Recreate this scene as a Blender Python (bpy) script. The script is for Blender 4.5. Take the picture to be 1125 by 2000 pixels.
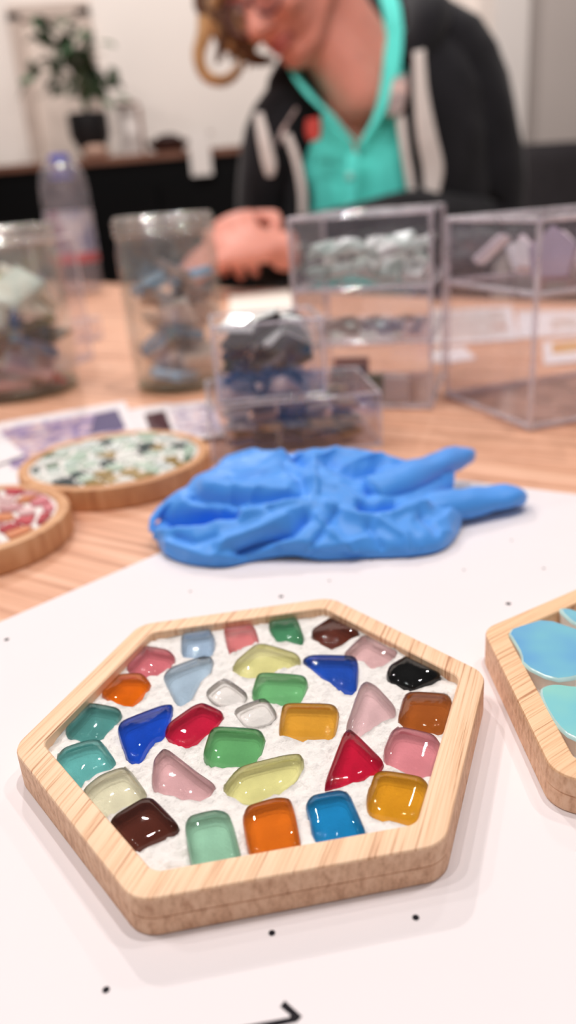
import bpy, bmesh, math, random
import numpy as np
from mathutils import Vector, Matrix, noise
from mathutils.geometry import delaunay_2d_cdt

for o in list(bpy.data.objects):
    bpy.data.objects.remove(o, do_unlink=True)
scene = bpy.context.scene
C = scene.collection
random.seed(7)

# ------------------------------------------------------------------ camera
IW, IH, FPX = 1125, 2000, 1520.0
CAM_PITCH, CAM_ROLL, CAM_H = 0.384914, -0.074786, 0.118441
_f = Vector((0, math.cos(CAM_PITCH), -math.sin(CAM_PITCH)))
_r0 = Vector((1, 0, 0)); _u0 = _r0.cross(_f)
_r = _r0 * math.cos(CAM_ROLL) + _u0 * math.sin(CAM_ROLL)
_u = -_r0 * math.sin(CAM_ROLL) + _u0 * math.cos(CAM_ROLL)
CAM = Vector((0, 0, CAM_H))
cam = bpy.data.cameras.new('camera'); camo = bpy.data.objects.new('camera', cam); C.objects.link(camo)
m3 = Matrix((_r, _u, -_f)).transposed()
camo.matrix_world = Matrix.Translation(CAM) @ m3.to_4x4()
cam.sensor_fit = 'VERTICAL'; cam.sensor_height = 36.0; cam.sensor_width = 36.0 * IW / IH
cam.lens = 36.0 * FPX / IH
cam.clip_start = 0.01; cam.clip_end = 50
cam.dof.use_dof = True; cam.dof.focus_distance = 0.168; cam.dof.aperture_fstop = cam.lens / 3.2
scene.camera = camo

# ------------------------------------------------------------------ light
def S(r, g, b):
    def l(c):
        c /= 255.0
        return c / 12.92 if c <= 0.04045 else ((c + 0.055) / 1.055) ** 2.4
    return (l(r), l(g), l(b))
world = bpy.data.worlds.new('room_light'); scene.world = world; world.use_nodes = True
bg = world.node_tree.nodes['Background']
bg.inputs[0].default_value = (1.0, 0.95, 0.94, 1); bg.inputs[1].default_value = 0.13
def lamp(name, loc, watts, rad=0.024, col=(1.0, 0.945, 0.92)):
    l = bpy.data.lights.new(name, 'POINT'); l.energy = watts; l.shadow_soft_size = rad; l.color = col
    o = bpy.data.objects.new(name, l); o.location = loc; C.objects.link(o); return o
LZ = 1.72
for i, (x, y, w) in enumerate([(-0.42, 0.02, 19), (-0.72, 0.26, 19), (-1.02, 0.52, 19), (-1.42, 0.86, 17),
                               (0.34, -1.02, 6.5), (0.66, -1.45, 6), (0.75, 0.55, 17), (0.25, 0.30, 34)]):
    lamp('ceiling_spot', (x, y, LZ), w)
lamp('ceiling_spot', (-0.5, 2.0, LZ), 54)
lamp('ceiling_spot', (0.6, 2.0, LZ), 18)
scene.view_settings.view_transform = 'Standard'
scene.view_settings.look = 'None'
scene.view_settings.gamma = 1.0
scene.view_settings.use_curve_mapping = False
scene.view_settings.exposure = 0.06
scene.cycles.max_bounces = 14; scene.cycles.transparent_max_bounces = 64
scene.cycles.transmission_bounces = 10; scene.cycles.glossy_bounces = 5

# ------------------------------------------------------------------ helpers
def ray(x, y): return _f + _r * ((x - IW / 2) / FPX) - _u * ((y - IH / 2) / FPX)
def U(x, y, z=0.0):                      # photo point to the world point at height z
    d = ray(x, y); t = (z - CAM.z) / d.z; return CAM + d * t
def V(x, y, Y):                          # photo point to the world point at distance Y
    d = ray(x, y); return CAM + d * (Y / d.y)
def PX(p):
    d = Vector(p) - CAM; z = d.dot(_f)
    return (IW / 2 + FPX * d.dot(_r) / z, IH / 2 - FPX * d.dot(_u) / z)

def rootloc(p):
    v = Vector((0, 0, 0))
    while p is not None:
        v += p.location; p = p.parent
    return v
def tag(o, label=None, cat=None, group=None, kind=None):
    if label: o['label'] = label
    if cat: o['category'] = cat
    if group: o['group'] = group
    if kind: o['kind'] = kind
    return o
def thing(name, loc, label, cat, group=None):
    o = bpy.data.objects.new(name, None); C.objects.link(o); o.location = loc
    o.empty_display_size = 0.02
    return tag(o, label, cat, group)
def mesh(name, verts, faces, mat, parent=None, smooth=False, loc=None):
    """verts in world coordinates; the object sits at loc (or inside its parent)"""
    base = rootloc(parent) if parent else Vector(loc if loc is not None else (0, 0, 0))
    me = bpy.data.meshes.new(name)
    me.from_pydata([tuple(Vector(v) - base) for v in verts], [], [tuple(f) for f in faces])
    me.materials.append(mat); me.update()
    if smooth is True:
        for p in me.polygons: p.use_smooth = True
    elif smooth:
        for p in me.polygons: p.use_smooth = True
        me.set_sharp_from_angle(angle=math.radians(smooth))
    o = bpy.data.objects.new(name, me); C.objects.link(o)
    if parent: o.parent = parent
    elif loc is not None: o.location = loc
    return o
class MB:
    def __init__(s): s.v = []; s.f = []
    def add(s, v, f):
        n = len(s.v); s.v += [Vector(p) for p in v]; s.f += [[i + n for i in q] for q in f]; return s
    def box(s, c, h, ax=None):
        c = Vector(c); ax = ax or (Vector((1, 0, 0)), Vector((0, 1, 0)), Vector((0, 0, 1)))
        v = [c + ax[0] * (h[0] * i) + ax[1] * (h[1] * j) + ax[2] * (h[2] * k) for i in (-1, 1) for j in (-1, 1) for k in (-1, 1)]
        return s.add(v, [(0, 1, 3, 2), (4, 6, 7, 5), (0, 4, 5, 1), (2, 3, 7, 6), (0, 2, 6, 4), (1, 5, 7, 3)])
    def tube(s, pts, rad, n=10, flat=1.0, cap=True):
        pts = [Vector(p) for p in pts]; R = rad if isinstance(rad, (list, tuple)) else [rad] * len(pts)
        rings = []; up = Vector((0, 0, 1)); prev = None
        for i, p in enumerate(pts):
            t = (pts[min(i + 1, len(pts) - 1)] - pts[max(i - 1, 0)]).normalized()
            if prev is None:
                a = t.cross(up)
                if a.length < 1e-3: a = t.cross(Vector((0, 1, 0)))
            else: a = prev - t * prev.dot(t)
            a.normalize(); b = a.cross(t); prev = a
            rings.append([p + (a * math.cos(k * 2 * math.pi / n) + b * (flat * math.sin(k * 2 * math.pi / n))) * R[i] for k in range(n)])
        return s.loft(rings, cap)
    def loft(s, rings, cap=True, closed=True):
        n = len(rings[0]); v = [p for r in rings for p in r]; f = []
        for i in range(len(rings) - 1):
            for k in range(n if closed else n - 1):
                a = i * n + k; b = i * n + (k + 1) % n; f.append((a, b, b + n, a + n))
        if cap and closed:
            f.append(tuple(range(n))[::-1]); f.append(tuple(range((len(rings) - 1) * n, len(rings) * n)))
        return s.add(v, f)
    def ball(s, c, r, nu=14, nv=9, ax=None):
        c = Vector(c); r = r if isinstance(r, (tuple, list)) else (r, r, r)
        ax = ax or (Vector((1, 0, 0)), Vector((0, 1, 0)), Vector((0, 0, 1)))
        v = [c - ax[2] * r[2]]
        for j in range(1, nv):
            ph = -math.pi / 2 + math.pi * j / nv
            for i in range(nu):
                th = 2 * math.pi * i / nu
                v.append(c + ax[0] * (r[0] * math.cos(ph) * math.cos(th)) + ax[1] * (r[1] * math.cos(ph) * math.sin(th)) + ax[2] * (r[2] * math.sin(ph)))
        v.append(c + ax[2] * r[2]); f = []
        for i in range(nu): f.append((0, 1 + (i + 1) % nu, 1 + i))
        for j in range(nv - 2):
            for i in range(nu):
                a = 1 + j * nu + i; b = 1 + j * nu + (i + 1) % nu; f.append((a, b, b + nu, a + nu))
        l = len(v) - 1; q = 1 + (nv - 2) * nu
        for i in range(nu): f.append((l, q + i, q + (i + 1) % nu))
        return s.add(v, f)
    def capsule(s, a, b, ra, rb, n=12):
        a = Vector(a); b = Vector(b); d = b - a
        s.tube([a, a + d * .5, b], [ra, (ra + rb) / 2, rb], n); s.ball(a, ra, n, 8); return s.ball(b, rb, n, 8)
    def lathe(s, c, prof, n=32, cap=False):
        c = Vector(c)
        return s.loft([[c + Vector((r * math.cos(k * 2 * math.pi / n), r * math.sin(k * 2 * math.pi / n), z)) for k in range(n)] for r, z in prof], cap)
    def prism(s, poly, z0, z1, bev=0.0):
        n = len(poly); c = sum((Vector((p[0], p[1], 0)) for p in poly), Vector()) / n
        def ring(sc, z): return [Vector((c.x + (p[0] - c.x) * sc, c.y + (p[1] - c.y) * sc, z)) for p in poly]
        if bev:
            rr = sum((Vector((p[0], p[1], 0)) - c).length for p in poly) / n
            return s.loft([ring(1, z0), ring(1, z1 - bev), ring(1 - bev / rr, z1)])
        return s.loft([ring(1, z0), ring(1, z1)])
    def build(s, name, mat, parent=None, smooth=False, loc=None):
        return mesh(name, s.v, s.f, mat, parent, smooth, loc)

def area2(P): return 0.5 * sum(P[i][0] * P[(i + 1) % len(P)][1] - P[(i + 1) % len(P)][0] * P[i][1] for i in range(len(P)))
def ccw(P): return P if area2(P) > 0 else P[::-1]
def chaikin(P, k=2, r=.25):
    for _ in range(k):
        Q = []
        for i in range(len(P)):
            a = P[i]; b = P[(i + 1) % len(P)]
            Q.append((a[0] * (1 - r) + b[0] * r, a[1] * (1 - r) + b[1] * r)); Q.append((a[0] * r + b[0] * (1 - r), a[1] * r + b[1] * (1 - r)))
        P = Q
    return P
def inside(P, x, y):
    x = np.asarray(x); y = np.asarray(y); r = np.zeros(x.shape, bool)
    for i in range(len(P)):
        x0, y0 = P[i]; x1, y1 = P[i - 1]
        c = ((y0 > y) != (y1 > y)) & (x < (x1 - x0) * (y - y0) / ((y1 - y0) or 1e-12) + x0)
        r ^= c
    return r

# ------------------------------------------------------------------ materials
def newmat(name):
    m = bpy.data.materials.new(name); m.use_nodes = True; nt = m.node_tree
    return m, nt, nt.nodes['Principled BSDF']
def pm(name, col, rough=0.5, spec=0.5, var=0.06, vscale=40, bump=0.0, bscale=200, coat=0.0, metal=0.0, sheen=0.0, sss=0.0):
    """principled with a procedural noise variation in colour and optional fine relief"""
    m, nt, b = newmat(name)
    n = nt.nodes.new('ShaderNodeTexNoise'); n.inputs['Scale'].default_value = vscale; n.inputs['Detail'].default_value = 4
    g = nt.nodes.new('ShaderNodeNewGeometry'); nt.links.new(g.outputs['Position'], n.inputs['Vector'])
    r = nt.nodes.new('ShaderNodeValToRGB')
    r.color_ramp.elements[0].position = .3; r.color_ramp.elements[1].position = .7
    r.color_ramp.elements[0].color = (*[c * (1 - var) for c in col], 1); r.color_ramp.elements[1].color = (*[min(1, c * (1 + var)) for c in col], 1)
    nt.links.new(n.outputs['Fac'], r.inputs['Fac']); nt.links.new(r.outputs['Color'], b.inputs['Base Color'])
    b.inputs['Roughness'].default_value = rough; b.inputs['Specular IOR Level'].default_value = spec
    b.inputs['Coat Weight'].default_value = coat; b.inputs['Metallic'].default_value = metal
    b.inputs['Sheen Weight'].default_value = sheen
    if sss:
        b.inputs['Subsurface Weight'].default_value = sss; b.inputs['Subsurface Radius'].default_value = (0.01, 0.004, 0.002); b.inputs['Subsurface Scale'].default_value = 0.5
    if bump:
        n2 = nt.nodes.new('ShaderNodeTexNoise'); n2.inputs['Scale'].default_value = bscale; n2.inputs['Detail'].default_value = 5
        nt.links.new(g.outputs['Position'], n2.inputs['Vector'])
        bp = nt.nodes.new('ShaderNodeBump'); bp.inputs['Strength'].default_value = bump; bp.inputs['Distance'].default_value = 0.0004
        nt.links.new(n2.outputs['Fac'], bp.inputs['Height']); nt.links.new(bp.outputs['Normal'], b.inputs['Normal'])
    return m
def wood(name, ang, light, mid, dark, across=900, along=12, rough=0.5, coat=0.0, rings=0.0, streak=(.35, .5, .62), off=0.0, zs=.05):
    """streaky wood, grain along the direction ang in the table plane"""
    m, nt, b = newmat(name)
    g = nt.nodes.new('ShaderNodeNewGeometry'); mp = nt.nodes.new('ShaderNodeMapping'); mp.vector_type = 'POINT'
    rot = nt.nodes.new('ShaderNodeVectorRotate'); rot.rotation_type = 'Z_AXIS'; rot.inputs['Angle'].default_value = -ang
    nt.links.new(g.outputs['Position'], rot.inputs['Vector']); nt.links.new(rot.outputs['Vector'], mp.inputs['Vector'])
    mp.inputs['Scale'].default_value = (along, across, across * zs); mp.inputs['Location'].default_value = (off, off, 0)
    n = nt.nodes.new('ShaderNodeTexNoise'); n.inputs['Scale'].default_value = 1.0; n.inputs['Detail'].default_value = 5; n.inputs['Roughness'].default_value = .65
    nt.links.new(mp.outputs['Vector'], n.inputs['Vector'])
    r = nt.nodes.new('ShaderNodeValToRGB'); e = r.color_ramp.elements
    e[0].position = streak[0]; e[0].color = (*dark, 1); e[1].position = streak[2]; e[1].color = (*light, 1)
    k = e.new(streak[1]); k.color = (*mid, 1)
    nt.links.new(n.outputs['Fac'], r.inputs['Fac']); nt.links.new(r.outputs['Color'], b.inputs['Base Color'])
    bp = nt.nodes.new('ShaderNodeBump'); bp.inputs['Strength'].default_value = .25; bp.inputs['Distance'].default_value = 0.0002
    nt.links.new(n.outputs['Fac'], bp.inputs['Height']); nt.links.new(bp.outputs['Normal'], b.inputs['Normal'])
    b.inputs['Roughness'].default_value = rough; b.inputs['Coat Weight'].default_value = coat
    return m
def glass(name, col, clear=0.78, rough=0.02, ior=1.5):
    """tinted solid glass; a share of the light passes straight so that what lies under it is lit"""
    m = bpy.data.materials.new(name); m.use_nodes = True; nt = m.node_tree; N = nt.nodes; N.clear()
    t = tuple(min(1.0, max(c * 1.5, 0.0005)) ** 0.44 for c in col)
    o = N.new('ShaderNodeOutputMaterial'); rf = N.new('ShaderNodeBsdfRefraction'); tr = N.new('ShaderNodeBsdfTransparent')
    gl = N.new('ShaderNodeBsdfGlossy'); fr = N.new('ShaderNodeFresnel'); mx = N.new('ShaderNodeMixShader'); m2 = N.new('ShaderNodeMixShader')
    tx = N.new('ShaderNodeTexNoise'); tx.inputs['Scale'].default_value = 260; g = N.new('ShaderNodeNewGeometry'); nt.links.new(g.outputs['Position'], tx.inputs['Vector'])
    rp = N.new('ShaderNodeValToRGB'); rp.color_ramp.elements[0].position = .35; rp.color_ramp.elements[1].position = .65
    rp.color_ramp.elements[0].color = (*[c * .97 for c in t], 1); rp.color_ramp.elements[1].color = (*t, 1)
    nt.links.new(tx.outputs['Fac'], rp.inputs['Fac'])
    for s in (rf, tr): nt.links.new(rp.outputs['Color'], s.inputs['Color'])
    rf.inputs['IOR'].default_value = ior; rf.inputs['Roughness'].default_value = 0.0; fr.inputs['IOR'].default_value = ior
    gl.inputs['Roughness'].default_value = rough
    bp = N.new('ShaderNodeBump'); bp.inputs['Strength'].default_value = .12; bp.inputs['Distance'].default_value = .0004
    nt.links.new(tx.outputs['Fac'], bp.inputs['Height'])
    for s in (rf, gl, fr): nt.links.new(bp.outputs['Normal'], s.inputs['Normal'])
    mx.inputs[0].default_value = clear
    nt.links.new(rf.outputs[0], mx.inputs[1]); nt.links.new(tr.outputs[0], mx.inputs[2])
    nt.links.new(fr.outputs[0], m2.inputs[0]); nt.links.new(mx.outputs[0], m2.inputs[1]); nt.links.new(gl.outputs[0], m2.inputs[2])
    nt.links.new(m2.outputs[0], o.inputs[0]); return m
def acrylic(name, tint=(.985, .98, .99), haze=0.032, hcol=(.8, .76, .86), rough=0.04, refl=0.05):
    """thin clear wall: straight transmission, mirror reflection, a little haze"""
    m = bpy.data.materials.new(name); m.use_nodes = True; nt = m.node_tree; N = nt.nodes; N.clear()
    o = N.new('ShaderNodeOutputMaterial'); tr = N.new('ShaderNodeBsdfTransparent'); df = N.new('ShaderNodeBsdfDiffuse'); gl = N.new('ShaderNodeBsdfGlossy')
    lw = N.new('ShaderNodeLayerWeight'); lw.inputs['Blend'].default_value = .5; pw = N.new('ShaderNodeMath'); pw.operation = 'POWER'; pw.inputs[1].default_value = 4.0
    fr = N.new('ShaderNodeMath'); fr.operation = 'MULTIPLY_ADD'; fr.inputs[1].default_value = .55; fr.inputs[2].default_value = refl
    nt.links.new(lw.outputs['Facing'], pw.inputs[0]); nt.links.new(pw.outputs[0], fr.inputs[0])
    m1 = N.new('ShaderNodeMixShader'); m2 = N.new('ShaderNodeMixShader')
    tx = N.new('ShaderNodeTexNoise'); tx.inputs['Scale'].default_value = 90; g = N.new('ShaderNodeNewGeometry'); nt.links.new(g.outputs['Position'], tx.inputs['Vector'])
    ml = N.new('ShaderNodeMath'); ml.operation = 'MULTIPLY'; ml.inputs[1].default_value = haze * 2; nt.links.new(tx.outputs['Fac'], ml.inputs[0])
    tr.inputs['Color'].default_value = (*tint, 1); df.inputs['Color'].default_value = (*hcol, 1); gl.inputs['Roughness'].default_value = rough
    nt.links.new(ml.outputs[0], m1.inputs[0]); nt.links.new(tr.outputs[0], m1.inputs[1]); nt.links.new(df.outputs[0], m1.inputs[2])
    nt.links.new(fr.outputs[0], m2.inputs[0]); nt.links.new(m1.outputs[0], m2.inputs[1]); nt.links.new(gl.outputs[0], m2.inputs[2])
    nt.links.new(m2.outputs[0], o.inputs[0]); return m
_cache = {}
def pmc(key, *a, **k):
    if key not in _cache: _cache[key] = pm(key, *a, **k)
    return _cache[key]
TABLE_ANG = math.atan2(-.545, .838)
M_table = wood('oak_table', TABLE_ANG, S(236, 186, 156), S(224, 168, 136), S(190, 132, 102), across=170, along=5, rough=.55, streak=(.36, .5, .6))
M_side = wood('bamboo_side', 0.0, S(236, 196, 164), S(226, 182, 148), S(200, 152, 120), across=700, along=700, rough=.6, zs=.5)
HEX_ANG = math.atan2(.925, .375)
M_bamboo = wood('bamboo', HEX_ANG, S(247, 210, 174), S(240, 194, 154), S(180, 120, 84), across=1700, along=26, rough=.5, streak=(.33, .43, .55))
M_bamboo2 = wood('bamboo_warm', math.atan2(.549, .836), S(242, 200, 158), S(232, 182, 138), S(178, 118, 78), across=1700, along=26, rough=.5, streak=(.33, .43, .55), off=3.1)
M_round = wood('round_wood', 0.6, S(226, 176, 132), S(214, 158, 112), S(190, 132, 90), across=420, along=14, rough=.55)
M_grout = pm('white_grout', S(234, 229, 224), .85, .25, .03, 500, bump=.8, bscale=1500)
M_paper = pm('white_paper', S(236, 228, 229), .75, .2, .006, 30)
M_ink = pm('black_ink', S(26, 22, 28), .7, .2, .1, 300)
M_acr = acrylic('clear_acrylic')
M_acre = acrylic('acrylic_edge', (.97, .955, .98), .36, (.99, .95, .995), .05, .10)
M_jar = acrylic('clear_glass', (.98, .985, .975), .05, (.98, .94, .90), .03, .09)
M_rimglass = acrylic('glass_rim', (.96, .965, .955), .12, (.98, .95, .92), .06, .30)
M_wall = pm('beige_plaster', S(238, 228, 220), .9, .1, .03, 3, bump=.2, bscale=60)
M_wallR = pm('grey_plaster', S(196, 186, 180), .9, .1, .03, 3)
M_white = pm('white_paint', S(236, 228, 222), .5, .3, .02, 4)
M_black = pm('black_lacquer', S(6, 6, 7), .6, .12, .1, 8)
M_floor = wood('floor_wood', 0.2, S(190, 150, 120), S(170, 128, 98), S(140, 100, 74), across=20, along=1.5)

# ------------------------------------------------------------------ room
FZ = -0.74
def struct(name, v, f, mat): return tag(mesh(name, v, f, mat), kind='structure')
def sbox(name, lo, hi, mat):
    m = MB(); m.box([(a + b) / 2 for a, b in zip(lo, hi)], [(b - a) / 2 for a, b in zip(lo, hi)])
    return struct(name, m.v, m.f, mat)
sbox('floor', (-2.6, -1.8, FZ - .05), (2.6, 3.3, FZ), M_floor)
sbox('wall_back', (-2.6, 3.2, FZ), (0.806, 3.3, 1.75), M_wall)
sbox('wall_right', (0.92, 3.02, FZ), (2.6, 3.3, 1.75), M_wallR)
sbox('trim_1', (0.806, 2.98, FZ), (0.92, 3.3, 1.75), M_white)
sbox('baseboard_back', (-2.6, 3.185, FZ), (0.806, 3.2, FZ + .09), M_white)

# ------------------------------------------------------------------ table
E1 = Vector((.69, -.725, 0)).normalized(); E2 = Vector((.725, .69, 0)).normalized()
def TP(a, b, z=0): return E1 * a + E2 * b + Vector((0, 0, z))
T_A0, T_A1, T_B0, T_B1 = -1.85, 0.75, -0.35, 0.766
tc = TP((T_A0 + T_A1) / 2, (T_B0 + T_B1) / 2)
table = thing('table', (tc.x, tc.y, FZ), 'large light oak table carrying jars, boxes and coasters', 'table')
mb = MB(); mb.box(tc + Vector((0, 0, -.016)), ((T_A1 - T_A0) / 2, (T_B1 - T_B0) / 2, .016), (E1, E2, Vector((0, 0, 1))))
tt = mb.build('tabletop', M_table, table)
bv = tt.modifiers.new('bevel', 'BEVEL'); bv.width = .003; bv.segments = 2
for a in (T_A0 + .08, T_A1 - .08):
    for b in (T_B0 + .08, T_B1 - .08):
        p = TP(a, b); mb = MB(); mb.box((p.x, p.y, (FZ - .032) / 2), (.03, .03, (-.032 - FZ) / 2 - .0005), (E1, E2, Vector((0, 0, 1))))
        mb.build('leg', M_table, table)

# ------------------------------------------------------------------ paper with print
pc = U(700, 1700)
paper = thing('paper_sheet', (pc.x, pc.y, 0.0003), 'large white printed paper sheet under the glove and hexagonal coasters', 'paper')
L0 = Vector((-.0501, .2585, 0)); ld = Vector((.72, .694, 0)); R0 = Vector((.0825, .3078, 0)); rd = Vector((.84, -.54, 0))
corner = Vector((.0335, .339, 0))
P = [corner, corner - ld * .62, corner - ld * .62 + rd * .5, corner + rd * .36]
mb = MB(); mb.prism(ccw([(p.x, p.y) for p in P]), 0.0003, 0.0006); mb.build('sheet', M_paper, paper)
PZ = 0.0006
def disc(x, y, r, name='printed_dot'):
    c = U(x, y, PZ + .00004); mb = MB(); n = 16
    mb.add([c + Vector((r * math.cos(k * 2 * math.pi / n), r * math.sin(k * 2 * math.pi / n), 0)) for k in range(n)], [tuple(range(n))])
    return mb.build(name, M_ink, paper)
for x, y, r in [(13, 1249, .00075), (549, 1165, .00075), (993, 1179, .0008), (207, 1933, .00062), (531, 1822, .0006), (812, 1792, .00062),
                (372, 1155, .00042), (643, 1134, .0004), (906, 1113, .0004), (1062, 1110, .00045), (999, 1055, .0004), (725, 1093, .00045), (1100, 1370, .0006)]:
    disc(x, y, r)
q = [U(*p, PZ + .00004) for p in [(556, 1954), (590, 1985), (580, 1996), (430, 2030), (430, 2012), (565, 1987), (567, 1983), (547, 1966)]]
mesh('printed_numeral', q, [(0, 1, 6, 7), (1, 2, 5, 6), (2, 3, 4, 5)], M_ink, paper)

# ------------------------------------------------------------------ hexagonal coasters
CT = 0.009 + PZ          # height of a coaster's rim
def rhex(c, R, th, r, inset=0.0, n=7):
    """regular hexagon with rounded corners, pulled in by inset"""
    R = R - inset / math.cos(math.pi / 6); r = max(r - inset * .55, .002); out = []
    for k in range(6):
        a = th + k * math.pi / 3; d = r / math.cos(math.pi / 6)
        cx = c[0] + (R - d) * math.cos(a); cy = c[1] + (R - d) * math.sin(a)
        for j in range(n):
            b = a - math.pi / 6 + (math.pi / 3) * j / (n - 1)
            out.append((cx + r * math.cos(b), cy + r * math.sin(b)))
    return out
def ring3(P, z): return [Vector((p[0], p[1], z)) for p in P]
def tray(root, fn, z0, z1, zm, rim, mat, bev=.0006):
    """two glued layers: a solid base and a rim frame, so that the seam shows"""
    e = .0003
    mb = MB(); mb.loft([ring3(fn(e), z0), ring3(fn(0), z0 + e), ring3(fn(0), zm - e * .5), ring3(fn(e * .7), zm)])
    o1 = mb.build('tray_base', mat, root, smooth=35)
    mb = MB()
    R = [ring3(fn(e * .7), zm), ring3(fn(0), zm + e * .5), ring3(fn(0), z1 - bev), ring3(fn(bev * .3), z1 - bev * .3), ring3(fn(bev), z1),
         ring3(fn(rim - bev * .5), z1), ring3(fn(rim), z1 - bev * .5), ring3(fn(rim), zm)]
    mb.loft(R + [R[0]], cap=False)
    o2 = mb.build('rim_frame', mat, root, smooth=35)
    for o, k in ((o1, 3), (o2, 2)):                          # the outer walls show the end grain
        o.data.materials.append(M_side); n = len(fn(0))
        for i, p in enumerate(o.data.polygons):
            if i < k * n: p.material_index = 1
HC = (-0.0102445, 0.1494968); HTH = 3.2779073; HR = 0.0552
hexa = thing('hexagonal_coaster', (HC[0], HC[1], PZ), 'hexagonal bamboo coaster filled with colourful glass tiles in white grout', 'coaster', 'hexagonal bamboo coasters')
fn1 = lambda i: rhex(HC, HR, HTH, .0065, i)
tray(hexa, fn1, PZ, CT, PZ + .0042, .0058, M_bamboo)

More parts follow.
